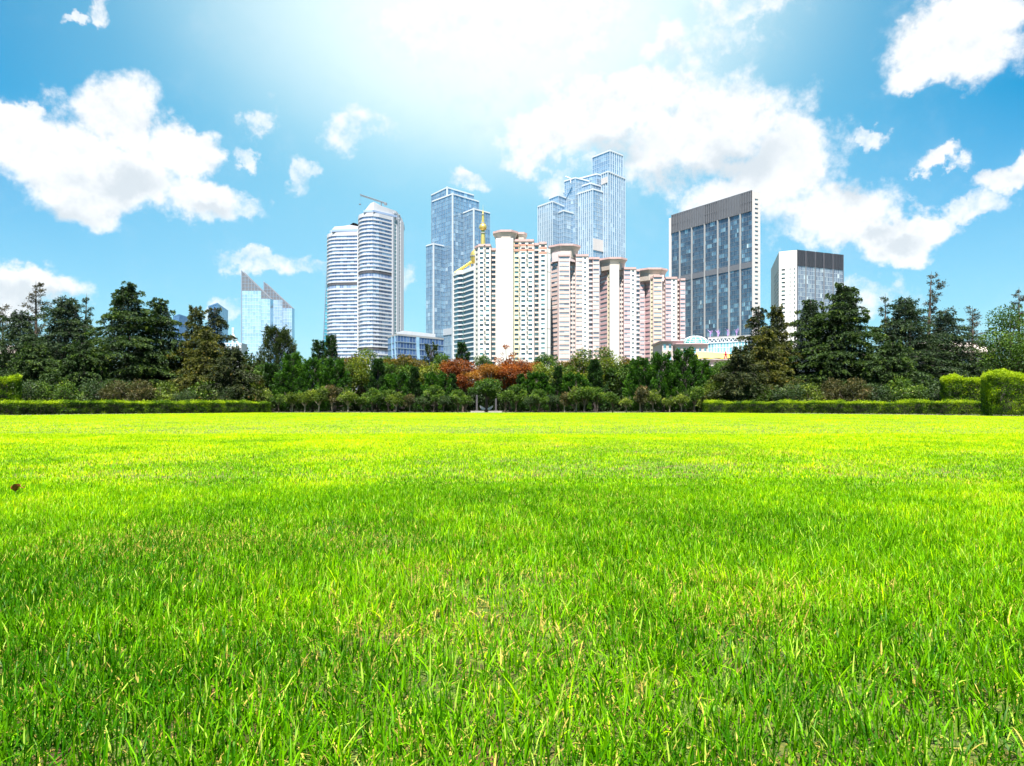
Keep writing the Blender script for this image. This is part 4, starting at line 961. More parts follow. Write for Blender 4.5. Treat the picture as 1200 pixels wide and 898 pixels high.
# ---- the middle grove
b1 = make_juniper(hh(380, 46), wd(74, 46), 132, M['f_dark'], 15000, lambda t: (1 - t) ** .7 * (.5 + .5 * min(1, t * 3)) * 1.1, plume=.75)
plant('broadleaf_tree', 325, 46, b1, 'tall dark broadleaf tree in front of the twin slanted towers', 'tree')
j0 = make_juniper(hh(408, 41), wd(56, 41), 141, M['f_jun'], 11000); j1 = make_juniper(hh(420, 40.5), wd(48, 40.5), 142, M['f_jun'], 9500); j2 = make_juniper(hh(414, 41.5), wd(44, 41.5), 143, M['f_jun'], 9000)
jd = make_juniper(hh(420, 41), wd(34, 41), 144, M['f_jund'], 7500, lambda t: (1 - t) ** .9, plume=.4); jr = make_juniper(hh(436, 40), wd(36, 40), 145, M['f_jun'], 7000, lambda t: math.sqrt(max(0, 1 - t ** 2.2)), plume=.4)
GJ = 'dense upright junipers'
for px, d, m, lab, rz in (
    (342, 41, j2, 'bright juniper at the foot of the tall dark broadleaf tree', 0), (366, 40.5, j1, 'bushy bright juniper right below the left upright conifer pair', 1), (318, 42, jd, 'dark pointed juniper at left foot of the tall dark broadleaf tree', 2),
    (392, 40.3, j1, 'bushy bright juniper left of the yellow green trees', 2.4), (443, 41, jd, 'dark cone juniper standing out among left yellow green trees', 0), (466, 40.5, jr, 'low dark green juniper right of the left dark cone', .5),
    (486, 40.6, jd, 'narrow dark juniper below the low deep blue block', 1.4), (512, 40, jr, 'rounded juniper left of the red maples', 1), (530, 40.2, jd, 'narrow dark juniper touching the left red maple', 2.2),
    (803, 41, j0, 'largest bright juniper with flame shaped tips below teal dome', 0), (776, 40.7, j2, 'bright juniper just left of the largest one below flats', 1.2), (752, 40.3, j1, 'bushy low juniper at left of the right juniper mass', 2.8),
    (822, 42, j1, 'bright juniper at right flank of the largest one', 4), (800, 43, jr, 'rounded juniper hidden behind the largest flame tipped one', 1), (697, 41, jd, 'dark cone juniper in front of the middle pink flats', 3), (674, 40.5, jr, 'low dark green juniper left of the right dark cone', 2),
    (654, 40.6, jd, 'narrow dark juniper under the peach flats', 4), (628, 40, jr, 'rounded juniper right of the red maples', 3), (610, 40.2, jd, 'narrow dark juniper touching the right red maple', 5)):
    sc = {443: (1, 1, 1.02), 486: (.7, .7, .86), 530: (.6, .6, .72), 654: (.7, .7, .86), 610: (.6, .6, .72), 318: (1.2, 1.2, .95), 822: (.9, .9, 1), 800: (1.5, 1.5, 1.25)}.get(px, (1, 1, 1))
    plant('juniper_tree', px, d, m, lab, 'tree', GJ, rz, sc)
GU = 'slim upright conifers'
u0 = make_juniper(hh(386, 45), wd(24, 45), 151, M['f_jund'], 5500, lambda t: (1 - t) ** .5 * .9, plume=.4); u1 = make_juniper(hh(397, 50), wd(17, 50), 152, M['f_dark'], 3800, lambda t: math.sqrt(max(0, 1 - (2 * t - 1) ** 2)) * .9 + .1, plume=.35)
plant('slim_conifer', 388, 45, u0, 'taller of two slim conifers before the lower white banded tower', 'tree', GU); plant('slim_conifer', 374, 45.6, u0, 'shorter of two slim conifers before the leaning teal tower', 'tree', GU, 2, (1.1, 1.1, .94))
plant('slim_conifer', 505, 50, u1, 'slim brownish column tree before the low deep blue block', 'tree', GU); plant('slim_conifer', 542, 51, u0, 'dark green column conifer before the striped block', 'tree', GU, 1, (1.1, 1.1, 1.01))
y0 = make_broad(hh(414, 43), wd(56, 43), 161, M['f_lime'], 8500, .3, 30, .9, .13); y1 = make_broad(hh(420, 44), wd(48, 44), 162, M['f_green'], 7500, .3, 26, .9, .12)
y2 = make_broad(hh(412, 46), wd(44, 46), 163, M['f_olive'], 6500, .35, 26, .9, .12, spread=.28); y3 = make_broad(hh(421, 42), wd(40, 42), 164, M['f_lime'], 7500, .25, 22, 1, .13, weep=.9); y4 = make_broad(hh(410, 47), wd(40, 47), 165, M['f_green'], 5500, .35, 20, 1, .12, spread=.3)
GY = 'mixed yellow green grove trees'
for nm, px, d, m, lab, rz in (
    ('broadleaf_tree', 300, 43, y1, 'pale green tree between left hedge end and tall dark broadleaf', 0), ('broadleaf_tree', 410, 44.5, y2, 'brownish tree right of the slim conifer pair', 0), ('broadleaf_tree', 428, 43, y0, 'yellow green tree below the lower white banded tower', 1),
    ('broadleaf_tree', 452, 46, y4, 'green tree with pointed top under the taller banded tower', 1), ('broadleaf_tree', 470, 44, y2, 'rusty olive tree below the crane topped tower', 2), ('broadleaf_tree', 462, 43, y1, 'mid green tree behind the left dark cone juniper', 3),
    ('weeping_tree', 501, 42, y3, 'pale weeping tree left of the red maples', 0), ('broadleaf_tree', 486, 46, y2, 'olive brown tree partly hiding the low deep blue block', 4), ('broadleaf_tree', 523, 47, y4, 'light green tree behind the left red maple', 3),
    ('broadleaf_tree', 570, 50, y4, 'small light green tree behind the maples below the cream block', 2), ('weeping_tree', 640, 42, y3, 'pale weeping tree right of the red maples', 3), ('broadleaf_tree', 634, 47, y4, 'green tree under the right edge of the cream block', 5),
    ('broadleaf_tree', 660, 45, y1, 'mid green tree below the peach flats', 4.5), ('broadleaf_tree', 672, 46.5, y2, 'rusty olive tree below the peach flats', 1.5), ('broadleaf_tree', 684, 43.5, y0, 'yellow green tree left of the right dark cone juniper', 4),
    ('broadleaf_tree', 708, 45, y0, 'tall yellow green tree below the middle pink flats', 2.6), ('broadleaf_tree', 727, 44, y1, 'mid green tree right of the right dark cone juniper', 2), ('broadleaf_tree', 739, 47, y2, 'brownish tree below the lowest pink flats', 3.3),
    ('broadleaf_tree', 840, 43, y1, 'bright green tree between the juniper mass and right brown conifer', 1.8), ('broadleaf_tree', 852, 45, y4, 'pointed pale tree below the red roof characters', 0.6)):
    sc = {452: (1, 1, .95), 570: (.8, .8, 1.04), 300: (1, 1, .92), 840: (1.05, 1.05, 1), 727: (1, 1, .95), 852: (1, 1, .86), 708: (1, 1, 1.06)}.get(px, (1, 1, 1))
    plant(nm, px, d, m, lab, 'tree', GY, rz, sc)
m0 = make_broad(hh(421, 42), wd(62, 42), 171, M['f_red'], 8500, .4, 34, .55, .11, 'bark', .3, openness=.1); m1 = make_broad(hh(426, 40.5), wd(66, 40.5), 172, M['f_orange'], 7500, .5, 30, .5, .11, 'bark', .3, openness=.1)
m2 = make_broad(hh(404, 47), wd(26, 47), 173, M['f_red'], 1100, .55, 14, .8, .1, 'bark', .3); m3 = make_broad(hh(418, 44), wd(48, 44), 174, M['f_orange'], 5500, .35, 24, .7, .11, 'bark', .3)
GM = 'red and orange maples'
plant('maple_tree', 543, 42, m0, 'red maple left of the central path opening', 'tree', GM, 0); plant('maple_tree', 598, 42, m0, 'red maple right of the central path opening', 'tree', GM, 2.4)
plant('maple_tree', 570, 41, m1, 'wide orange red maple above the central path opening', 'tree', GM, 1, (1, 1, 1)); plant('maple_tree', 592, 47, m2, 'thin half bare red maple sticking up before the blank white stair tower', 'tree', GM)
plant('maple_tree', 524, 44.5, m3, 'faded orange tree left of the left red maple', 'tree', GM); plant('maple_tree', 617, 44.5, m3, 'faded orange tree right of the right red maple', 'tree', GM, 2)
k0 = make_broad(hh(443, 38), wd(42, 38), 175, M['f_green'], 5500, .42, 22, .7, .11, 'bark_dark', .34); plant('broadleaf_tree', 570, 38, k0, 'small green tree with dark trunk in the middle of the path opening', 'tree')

# ---- little round shrubs on stems in the front row
sh = [make_broad(1.28, .52, 181 + i, M[k], 2600, .34, 12, .85, .085, 'bark_pale' if i % 2 else 'bark', .46) for i, k in enumerate(('f_shrub', 'f_shruby', 'f_shrubb', 'f_brownsh', 'f_green'))]
tone = {0: 'glossy dark green', 1: 'pale yellow green', 2: 'bluish green', 3: 'brownish green', 4: 'fresh green'}
ordn = ['first', 'second', 'third', 'fourth', 'fifth', 'sixth', 'seventh', 'eighth', 'ninth', 'tenth', 'eleventh', 'twelfth', 'thirteenth', 'fourteenth', 'fifteenth', 'sixteenth']
rowL = [(328, 0), (342, 1), (357, 1), (375, 1), (391, 3), (408, 1), (424, 0), (438, 4), (454, 0), (466, 1), (480, 3), (494, 2), (507, 4), (520, 2), (534, 4), (547, 0)]
rg = random.Random(77)
for side in (0, 1):
    for i, (px, k) in enumerate(rowL):
        p = px if side == 0 else 1140 - px; d = 37.3 + rg.uniform(-.4, .9); s = rg.uniform(.68, 1.16) * (1.1 if i > 13 else 1); p += rg.uniform(-2.5, 2.5)
        plant('small_shrub_tree', p, d, sh[k], '%s round shrub, %s from the %s hedge end in the front row' % (tone[k], ordn[i], 'left' if side == 0 else 'right'), 'shrub', 'small round shrubs along the lawn edge', rg.uniform(0, 6.2), (s * 1.02, s, s))
# ---- bushes behind the hedges
vb = [make_broad(1.5, .95, 191 + i, M[k], 3600, .12, 16, .8, .1, 'bark', .42) for i, k in enumerate(('f_shrub', 'f_shrubb', 'f_brownsh', 'f_shruby'))]
vt = ('glossy green', 'bluish green', 'brown tinged', 'yellowish green')
rowV = [(30, 1, 34), (58, 0, 34.5), (86, 0, 35), (112, 1, 35.6), (138, 2, 36), (164, 2, 36.6), (190, 3, 37), (216, 1, 37.2), (240, 0, 37.6), (262, 1, 38), (284, 0, 38.6), (304, 3, 39.4)]
for side in (0, 1):
    for i, (px, k, d) in enumerate(rowV):
        p = px if side == 0 else 1140 - px
        s = rg.uniform(.85, 1.12)
        plant('loose_bush', p, d + rg.uniform(0, .5), vb[k], '%s loose bush behind the %s hedge, %s counted from its %s' % (vt[k], 'left' if side == 0 else 'right', ordn[i], 'outer end'), 'bush', 'loose bushes behind the clipped hedges', rg.uniform(0, 6), (s, s, s * rg.uniform(.9, 1.1)))

# ---- clipped hedges
def vn(x, y, s): return vnoise(x + 40, y + 40, s)
def hedge_mesh(a, b, w, h, seed, n, lsz=.05, round_=.1, bright=0):
    R = np.random.default_rng(seed); a, b = np.array(a), np.array(b); L = np.linalg.norm(b - a); d = (b - a) / L; nr = np.array([d[1], -d[0]])
    m = int(n); u = R.uniform(0, L, m); side = R.uniform(0, 1, m); wv = w * (1 + .06 * np.sin(u * 1.7) + .05 * np.sin(u * 4.1 + 1)); hv = h * (1 + .035 * np.sin(u * 1.1 + 2) + .03 * np.sin(u * 3.3))
    top = side < w / (w + 2 * h)
    v = np.where(top, R.uniform(-.5, .5, m), R.choice([-.5, .5], m)) * wv; z = np.where(top, 1.0, R.uniform(0.02, 1, m)) * hv
    inn = R.uniform(0, 1, m) ** 1.6 * .12
    z = np.where(top, z - inn + R.uniform(0, .05, m) ** 1 * (R.uniform(0, 1, m) < .5), z); v = np.where(top, v, v - np.sign(v) * inn)
    z = np.clip(z - np.where(top, np.maximum(0, np.abs(v) / wv * 2 - .8) ** 2 * round_ * 3, 0), .01, None)
    e = R.uniform(0, L + 2 * w, m) < 2 * w; e &= ~top
    s_ = R.choice([0, 1], m); u = np.where(e, np.where(s_ > 0, L + inn * -1 + .05, inn - .05), u); v = np.where(e, R.uniform(-.5, .5, m) * wv, v)
    bul = (2.2 if bright else 1) * .09 * (vn(u * 2.3, z * 3 + v * 2, seed) - .5) + .06 * (vn(u * 6, z * 7 + v * 5, seed + 1) - .5); v = np.where(top | e, v, v + np.sign(v) * bul * 1.6); z = np.where(top, z + bul, z)
    z = z + top * (R.uniform(0, 1, m) < .05) * R.uniform(.02, .10, m) + top * .05 * h * (vn(u * .9, u * .3, seed + 9) - .5)
    P = np.stack([a[0] + d[0] * u + nr[0] * v, a[1] + d[1] * u + nr[1] * v, z], -1)
    A = np.where(top[:, None], np.array([0, 0, 1.0]), np.stack([nr[0] * np.sign(v), nr[1] * np.sign(v), np.full(m, .5)], -1))
    rnd = np.clip(R.normal(.40 + bright, .17, m) + .75 * (vn(u * 4, z * 6 + v * 2, seed + 5) - .5) + np.where(z > hv * .9, .42, 0) , 0, 1)  # top leaves made lighter: the lit hedge top is put into their colour
    return crown_mesh('foliage', R, P, A, lsz, lsz * .5, M['f_hedge'], .6, .2, rnd)
def hedge(name, a, b, w, h, seed, n, label, cat='hedge', lsz=.05, group=None, bright=0):
    t = tag(empty(name, ((a[0] + b[0]) / 2, (a[1] + b[1]) / 2, 0)), label, cat, group); o = t.location
    la, lb = (a[0] - o.x, a[1] - o.y), (b[0] - o.x, b[1] - o.y)
    link(bpy.data.objects.new('foliage', hedge_mesh(la, lb, w, h, seed, n, lsz, .7 if bright else .1, bright)), t)
    L = math.dist(a, b); T = MB(seed); rr = random.Random(seed); dx, dy = (lb[0] - la[0]) / L, (lb[1] - la[1]) / L
    for i in range(int(L * 3)):
        u = (i + .5) / 3; x, y = la[0] + dx * u, la[1] + dy * u
        for q in range(3): T.tube([(x, y, 0), (x + rr.uniform(-.16, .16), y + rr.uniform(-.16, .16), h * .5), (x + rr.uniform(-.25, .25), y + rr.uniform(-.25, .25), h * .88)], [.014, .01, .005], 4)
    # the dense twiggy heart of the hedge
    i = .22 * w; f_ = .3 * w / L; T.slab(lerp2(la, lb, f_), lerp2(lb, la, f_), .06, h * .8, i, i)
    T.build('branches', M['bark_dark'], t)
A0, A1 = (gx(-60, 27.5), 27.5), (gx(313, 37.5), 37.5)
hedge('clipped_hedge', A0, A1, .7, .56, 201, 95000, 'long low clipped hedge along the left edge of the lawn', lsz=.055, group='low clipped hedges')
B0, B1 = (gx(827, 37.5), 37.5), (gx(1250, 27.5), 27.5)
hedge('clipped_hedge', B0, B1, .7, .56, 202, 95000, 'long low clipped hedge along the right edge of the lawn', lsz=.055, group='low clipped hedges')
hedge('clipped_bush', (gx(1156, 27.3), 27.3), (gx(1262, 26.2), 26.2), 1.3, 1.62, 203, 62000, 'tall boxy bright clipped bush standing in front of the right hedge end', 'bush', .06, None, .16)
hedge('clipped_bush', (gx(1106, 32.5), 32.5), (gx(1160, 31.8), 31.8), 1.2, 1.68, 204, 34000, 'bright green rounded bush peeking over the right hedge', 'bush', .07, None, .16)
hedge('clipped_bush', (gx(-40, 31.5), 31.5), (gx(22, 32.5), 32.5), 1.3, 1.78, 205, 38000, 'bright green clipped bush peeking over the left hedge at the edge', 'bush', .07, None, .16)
# ---- dark undergrowth filling the wood behind
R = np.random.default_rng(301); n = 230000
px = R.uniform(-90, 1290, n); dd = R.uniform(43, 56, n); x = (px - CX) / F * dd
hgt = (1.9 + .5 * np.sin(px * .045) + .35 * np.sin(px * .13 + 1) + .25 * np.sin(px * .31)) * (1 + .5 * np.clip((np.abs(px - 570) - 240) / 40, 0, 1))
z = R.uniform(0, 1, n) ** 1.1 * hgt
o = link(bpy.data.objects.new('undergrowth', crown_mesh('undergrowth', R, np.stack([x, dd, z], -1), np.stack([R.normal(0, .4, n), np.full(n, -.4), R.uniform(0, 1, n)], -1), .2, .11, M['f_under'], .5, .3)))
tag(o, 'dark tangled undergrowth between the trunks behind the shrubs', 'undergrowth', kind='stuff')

# ---- the opening in the middle: paving, kerb blocks, posts, white curved seats
def chunk(name, pts, z0, z1, mat, label, cat, group=None):
    b = MB(); b.prism(pts, z0, z1, bottom=True); o = b.build(name, mat)
    bev = o.modifiers.new('edge', 'BEVEL'); bev.width = .02; bev.segments = 2
    return tag(o, label, cat, group)
M['postgrey'] = wall_mat('weathered_grey', (.09, .085, .095), .2, 2); M['seatwhite'] = plain('seat_white', (.95, .80, .80), .45)
M['paving'] = wall_mat('pale_paving', (.20, .17, .14), .2, 1.5, .85, False); M['kerb'] = wall_mat('pale_kerb', (.40, .35, .31), .15, 2, .85, False)
b = MB(); b.poly([(gx(551, 37.6), 37.0, .014), (gx(589, 37.6), 37.0, .014), (gx(583, 40), 41, .014), (gx(557, 40), 41, .014)]); tag(b.build('path', M['paving']), kind='structure')
for i, (p0, p1) in enumerate(((551.5, 567.6), (572.4, 588.5))):
    chunk('stone_kerb', [(gx(p0, 36.6), 36.55), (gx(p1, 36.6), 36.55), (gx(p1, 36.6), 36.85), (gx(p0, 36.6), 36.85)], -.05, .10, M['kerb'], 'pale stone kerb on the lawn edge, %s of the dark central trunk' % ('left', 'right')[i], 'kerb', 'kerbs of the central path')
    pp = (558.8, 581.2)[i]; s = (-1, 1)[i]
    t = tag(empty('stone_post', (gx(pp, 40), 40, 0)), 'plain grey post %s of the central trunk under the maples' % ('left', 'right')[i], 'post', 'grey posts by the path')
    b = MB(); b.prism([(-.05, -.05), (.05, -.05), (.05, .05), (-.05, .05)], .12, 1.08); b.build('shaft', M['postgrey'], t)
    b = MB(); b.prism([(-.1, -.1), (.1, -.1), (.1, .1), (-.1, .1)], 0, .12); b.build('base', M['postgrey'], t)
    b = MB(); b.frustum([(-.05, -.05), (.05, -.05), (.05, .05), (-.05, .05)], 1.081, [(-.07, -.07), (.07, -.07), (.07, .07), (-.07, .07)], 1.14); b.build('cap', M['postgrey'], t)
    pp = (565.4, 574.6)[i]
    t = tag(empty('curved_seat', (gx(pp, 39), 39, 0)), 'small white curved seat %s of the dark central trunk' % ('left', 'right')[i], 'seat', 'white curved seats by the path')
    b = MB(); N_ = 9; top, bot = [], []
    for q in range(N_):
        u = q / (N_ - 1); x = (u - .5) * .30; zc_ = .18 + .16 * (1 - u) ** 2.2; th = .05 + .05 * math.sin(math.pi * u); top.append((-s * x, zc_ + th)); bot.append((-s * x, zc_ - th * .6))
    out = bot + top[::-1]
    if s > 0: out = [(x, z) for x, z in out]
    b.poly([(x, -.16, z) for x, z in out]); b.poly([(x, .16, z) for x, z in reversed(out)])
    for q in range(len(out)):
        (xa, za), (xb, zb2) = out[q], out[(q + 1) % len(out)]; b.poly([(xa, -.16, za), (xa, .16, za), (xb, .16, zb2), (xb, -.16, zb2)])
    b.build('seat', M['seatwhite'], t)
    b = MB(); b.tube([(-.06, 0, 0), (-.06, 0, .2)], [.03, .025], 6); b.tube([(.06, 0, 0), (.06, 0, .18)], [.03, .025], 6); b.build('leg', M['steel'], t)

# ================================================================ GROUND AND LAWN
def lawn_edge(x): return np.where(np.abs(x + 1.4) < 12.4, 36.5, 36.5 - (np.abs(x + 1.4) - 12.4) * 1.12)

m, nt, b = new_mat('earth'); n1 = noise(nt, .35, 5); nt.links.new(ramp(nt, [(.3, (.055, .045, .03)), (.55, (.07, .075, .03)), (.75, (.11, .095, .06))], n1), b.inputs['Base Color']); b.inputs['Roughness'].default_value = .95
g = MB(); n = 64; g.poly([(2600 * math.cos(2 * math.pi * k / n), 500 + 2600 * math.sin(2 * math.pi * k / n), -.02) for k in range(n)]); tag(g.build('ground', m), kind='structure')
m, nt, b = new_mat('lawn_soil')
f1, f2 = noise(nt, 60, 6, .7), noise(nt, 9, 4)
c = mix(nt, ramp(nt, [(.3, (.014, .008, .002)), (.5, (.07, .034, .007)), (.62, (.20, .10, .02)), (.75, (.38, .21, .05))], f1), ramp(nt, [(.3, (.03, .075, .002)), (.7, (.14, .21, .008))], f1), ramp(nt, [(.36, (0, 0, 0)), (.54, (1, 1, 1))], f2))
nt.links.new(c, b.inputs['Base Color']); b.inputs['Roughness'].default_value = .95
bp = nt.nodes.new('ShaderNodeBump'); bp.inputs['Distance'].default_value = .02; nt.links.new(f1, bp.inputs['Height']); nt.links.new(bp.outputs[0], b.inputs['Normal'])
g = MB(); xs = np.linspace(-46, 44, 61); g.poly([(-46, -6, 0), (44, -6, 0)] + [(float(x), float(max(-2, lawn_edge(x))), 0) for x in xs[::-1]]); tag(g.build('lawn_soil', m), kind='structure')

def blades(seed, y0, y1, dens, lmin, lmax, w, seg, margin):
    R = np.random.default_rng(seed); area = .75 * (y1 ** 2 - y0 ** 2) + 2 * margin * (y1 - y0); n = int(area * dens)
    # uniform over the wedge the eye sees, plus a margin to either side
    y = np.sqrt(R.uniform(0, 1, n * 2) * (y1 ** 2 - y0 ** 2) + y0 ** 2); x = R.uniform(-1, 1, n * 2) * (.75 * y + margin)
    keep = R.uniform(0, 1, n * 2) < np.clip(.50 + .9 * (fbm(x * 7 + 50, y * 7 + 50, 5) - .42) + .6 * (fbm(x * 1.3 + 9, y * 1.3 + 9, 8) - .5), .12, 1); keep &= y < lawn_edge(x) - .05
    x, y = x[keep][:n], y[keep][:n]; n = len(x)
    big = fbm(x * .45 + 20, y * .45 + 20, 12); med = fbm(x * 1.7 + 70, y * 1.7 + 70, 15); fine = fbm(x * 9 + 30, y * 9 + 30, 18)
    az = R.uniform(0, 2 * np.pi, n); lean = np.abs(R.normal(0, .62, n)) + .06; dry = R.uniform(0, 1, n) < .035 + 1.1 * np.clip(med - .57, 0, .3) + .8 * np.clip(fbm(x * .6 + 90, y * .9 + 90, 25) - .58, 0, .3) + .34 * np.exp(-((x + 1.3) / .75) ** 2 - ((y - 2.45) / .3) ** 2) + .28 * np.exp(-((x - .4) / 2.2) ** 2 - ((y - 8) / .9) ** 2) + .25 * np.clip(.42 - big, 0, .2) * 2
    lean = np.where(dry, lean + R.uniform(.1, .9, n), lean)
    L = R.uniform(lmin, lmax, n) * (.62 + .75 * med) * np.where(dry, .75, 1) * np.where(R.uniform(0, 1, n) < .06, 1.45, 1) * np.interp(y, [.6, 1.8, 4, 11], [1.0, .95, .74, .80]); W = w * R.uniform(.55, 1.3, n)
    d = np.stack([np.cos(az), np.sin(az)], -1); faz = az + np.pi / 2 + R.normal(0, .5, n); sd = np.stack([np.cos(faz), np.sin(faz)], -1)
    def at(s, k):
        h = L * s * np.cos(lean * (.35 + .65 * s)); r = L * s * np.sin(lean * (.35 + .75 * s)); return np.stack([x + d[:, 0] * r + sd[:, 0] * W * k, y + d[:, 1] * r + sd[:, 1] * W * k, np.maximum(h, .002)], -1)
    if seg == 3:
        V = np.stack([at(0, -.4), at(0, .4), at(.38, .5), at(.38, -.5), at(.74, .36), at(.74, -.36), at(1, 0)], 1).reshape(-1, 3); i = np.arange(n)[:, None] * 7
        Q = np.concatenate([i + np.array([0, 1, 2, 3]), i + np.array([3, 2, 4, 5])], 1).reshape(-1, 4); T = i + np.array([5, 4, 6]); q = 2
    elif seg == 2:
        V = np.stack([at(0, -.45), at(0, .45), at(.55, .5), at(.55, -.5), at(1, 0)], 1).reshape(-1, 3); i = np.arange(n)[:, None] * 5; Q = i + np.array([0, 1, 2, 3]); T = i + np.array([3, 2, 4]); q = 1
    else:
        V = np.stack([at(0, -.5), at(0, .5), at(1, 0)], 1).reshape(-1, 3); T = np.arange(n)[:, None] * 3 + np.array([0, 1, 2]); Q = np.zeros((0, 4), int); q = 0
    # colours: fresh green, deep green, yellow green, straw
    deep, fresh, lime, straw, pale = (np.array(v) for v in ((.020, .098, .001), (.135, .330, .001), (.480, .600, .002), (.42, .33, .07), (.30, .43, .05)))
    far = np.clip((y - .75) / 11, 0, 1); k = np.clip(-.05 + .30 * (big - .5) + .6 * (med - .5) + .35 * (fine - .5) + R.normal(.2, .18, n) - .10 * (1 - far) ** 2 + .69 * far ** .46, 0, 1)[:, None]  # deep near, lime far: the light across the lawn is put into blade colour
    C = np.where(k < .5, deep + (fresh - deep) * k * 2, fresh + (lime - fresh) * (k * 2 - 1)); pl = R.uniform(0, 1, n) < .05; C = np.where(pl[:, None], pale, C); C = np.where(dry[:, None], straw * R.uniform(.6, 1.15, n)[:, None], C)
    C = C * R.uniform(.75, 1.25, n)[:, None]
    return V, Q, T, C, q
def merge(parts):
    V, Q, T, CQ, CT = [], [], [], [], []; o = 0
    for v, q, t, c, k in parts:
        V.append(v); Q.append(q + o); T.append(t + o); CQ.append(np.repeat(c, k, 0)); CT.append(c); o += len(v)
    C = np.concatenate(CQ + CT); return np.concatenate(V), np.concatenate(Q), np.concatenate(T), np.concatenate([C, np.ones((len(C), 1))], 1)
m, nt, b = new_mat('grass_blades'); nt.nodes.remove(b); out = nt.nodes['Material Output']
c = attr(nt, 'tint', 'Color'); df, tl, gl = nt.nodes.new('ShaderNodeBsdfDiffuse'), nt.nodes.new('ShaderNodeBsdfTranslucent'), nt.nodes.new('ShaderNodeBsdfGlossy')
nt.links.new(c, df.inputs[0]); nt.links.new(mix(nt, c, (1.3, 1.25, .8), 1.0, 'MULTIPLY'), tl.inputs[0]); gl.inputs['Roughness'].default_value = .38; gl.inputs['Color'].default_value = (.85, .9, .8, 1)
m1, m2 = nt.nodes.new('ShaderNodeMixShader'), nt.nodes.new('ShaderNodeMixShader'); m1.inputs[0].default_value = .42; nt.links.new(df.outputs[0], m1.inputs[1]); nt.links.new(tl.outputs[0], m1.inputs[2])
lw = nt.nodes.new('ShaderNodeLayerWeight'); lw.inputs[0].default_value = .2; mu = nt.nodes.new('ShaderNodeMath'); mu.operation = 'MULTIPLY_ADD'; nt.links.new(lw.outputs['Facing'], mu.inputs[0]); mu.inputs[1].default_value = .03; mu.inputs[2].default_value = .002
nt.links.new(mu.outputs[0], m2.inputs[0]); nt.links.new(m1.outputs[0], m2.inputs[1]); nt.links.new(gl.outputs[0], m2.inputs[2]); nt.links.new(m2.outputs[0], out.inputs['Surface'])
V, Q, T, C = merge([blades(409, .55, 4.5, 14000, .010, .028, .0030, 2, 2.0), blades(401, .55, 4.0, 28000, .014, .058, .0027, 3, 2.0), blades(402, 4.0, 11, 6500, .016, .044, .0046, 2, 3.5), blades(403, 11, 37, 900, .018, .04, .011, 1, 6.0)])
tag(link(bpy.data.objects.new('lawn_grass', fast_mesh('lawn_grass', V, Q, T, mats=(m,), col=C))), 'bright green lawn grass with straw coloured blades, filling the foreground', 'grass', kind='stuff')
# a few dead leaves and straw bits are part of the lawn; one curled brown leaf lies on top of it
M['deadleaf'] = plain('dead_leaf', (.30, .07, .03), .35)
b = MB(); N_, K_ = 9, 5
def lp(i, j):
    u, v = i / (N_ - 1) * 2 - 1, j / (K_ - 1) * 2 - 1; wdt = .022 * (1 - u * u) ** .6 + .002; return (u * .042, v * wdt * .9, .012 + .020 * v * v + .012 * math.sin(u * 3) + .008 * u * u)
for i in range(N_ - 1):
    for j in range(K_ - 1): b.poly([lp(i, j), lp(i + 1, j), lp(i + 1, j + 1), lp(i, j + 1)])
b.tube([(.04, 0, .02), (.06, .006, .016), (.075, .004, .03)], [.0022, .0018, .0014], 5)
o = b.build('fallen_leaf', M['deadleaf'], None, True); dl_ = .46 * F / (575 - HY); o.location = (gx(21, dl_), dl_, .035); o.rotation_euler = (.2, -.1, -.5); tag(o, 'curled reddish brown dead leaf lying on the grass at left', 'leaf')

# ================================================================ SKY, SUN, CAMERA
W_ = bpy.data.worlds.new('World'); SC.world = W_; W_.use_nodes = True; nt = W_.node_tree; nt.nodes.clear()
SUN_EL, SUN_AZ = math.radians(SEL), math.radians(SAZ)      # azimuth from straight ahead, clockwise
def N(t, **k):
    n = nt.nodes.new(t)
    for a, v in k.items(): setattr(n, a, v)
    return n
def ma(op, a, b=None, c=None, clamp=False):
    n = N('ShaderNodeMath', operation=op, use_clamp=clamp)
    for i, v in enumerate((a, b, c)):
        if v is None: continue
        if hasattr(v, 'links'): nt.links.new(v, n.inputs[i])
        else: n.inputs[i].default_value = v
    return n.outputs[0]
def vm(op, a, b=None, out=0, scale=None):
    n = N('ShaderNodeVectorMath', operation=op)
    for i, v in enumerate((a, b)):
        if v is None: continue
        if hasattr(v, 'links'): nt.links.new(v, n.inputs[i])
        else: n.inputs[i].default_value = v
    if scale is not None: n.inputs['Scale'].default_value = scale
    return n.outputs[out]
tc = N('ShaderNodeTexCoord').outputs['Generated']; sp = N('ShaderNodeSeparateXYZ'); nt.links.new(tc, sp.inputs[0])
az, el = ma('ARCTAN2', sp.outputs[0], sp.outputs[1]), ma('ARCSINE', sp.outputs[2])
cb = N('ShaderNodeCombineXYZ'); nt.links.new(az, cb.inputs[0]); nt.links.new(el, cb.inputs[1])
sky = N('ShaderNodeTexSky', sky_type='NISHITA', sun_disc=False); sky.sun_elevation = SUN_EL; sky.sun_rotation = SUN_AZ; sky.air_density = 1.0; sky.dust_density = SKY_DUST; sky.ozone_density = 1.0
def nz(scale, vec, detail=5, rough=.6):
    n = N('ShaderNodeTexNoise'); n.inputs['Scale'].default_value = scale; n.inputs['Detail'].default_value = detail; n.inputs['Roughness'].default_value = rough; nt.links.new(vec, n.inputs['Vector']); return n
n1 = nz(9, tc, 6, .62); n2 = nz(26, tc, 5, .6)
warp = vm('ADD', vm('SCALE', vm('SUBTRACT', n1.outputs['Color'], (.5, .5, .5)), scale=.11), vm('SCALE', vm('SUBTRACT', n2.outputs['Color'], (.5, .5, .5)), scale=.035))
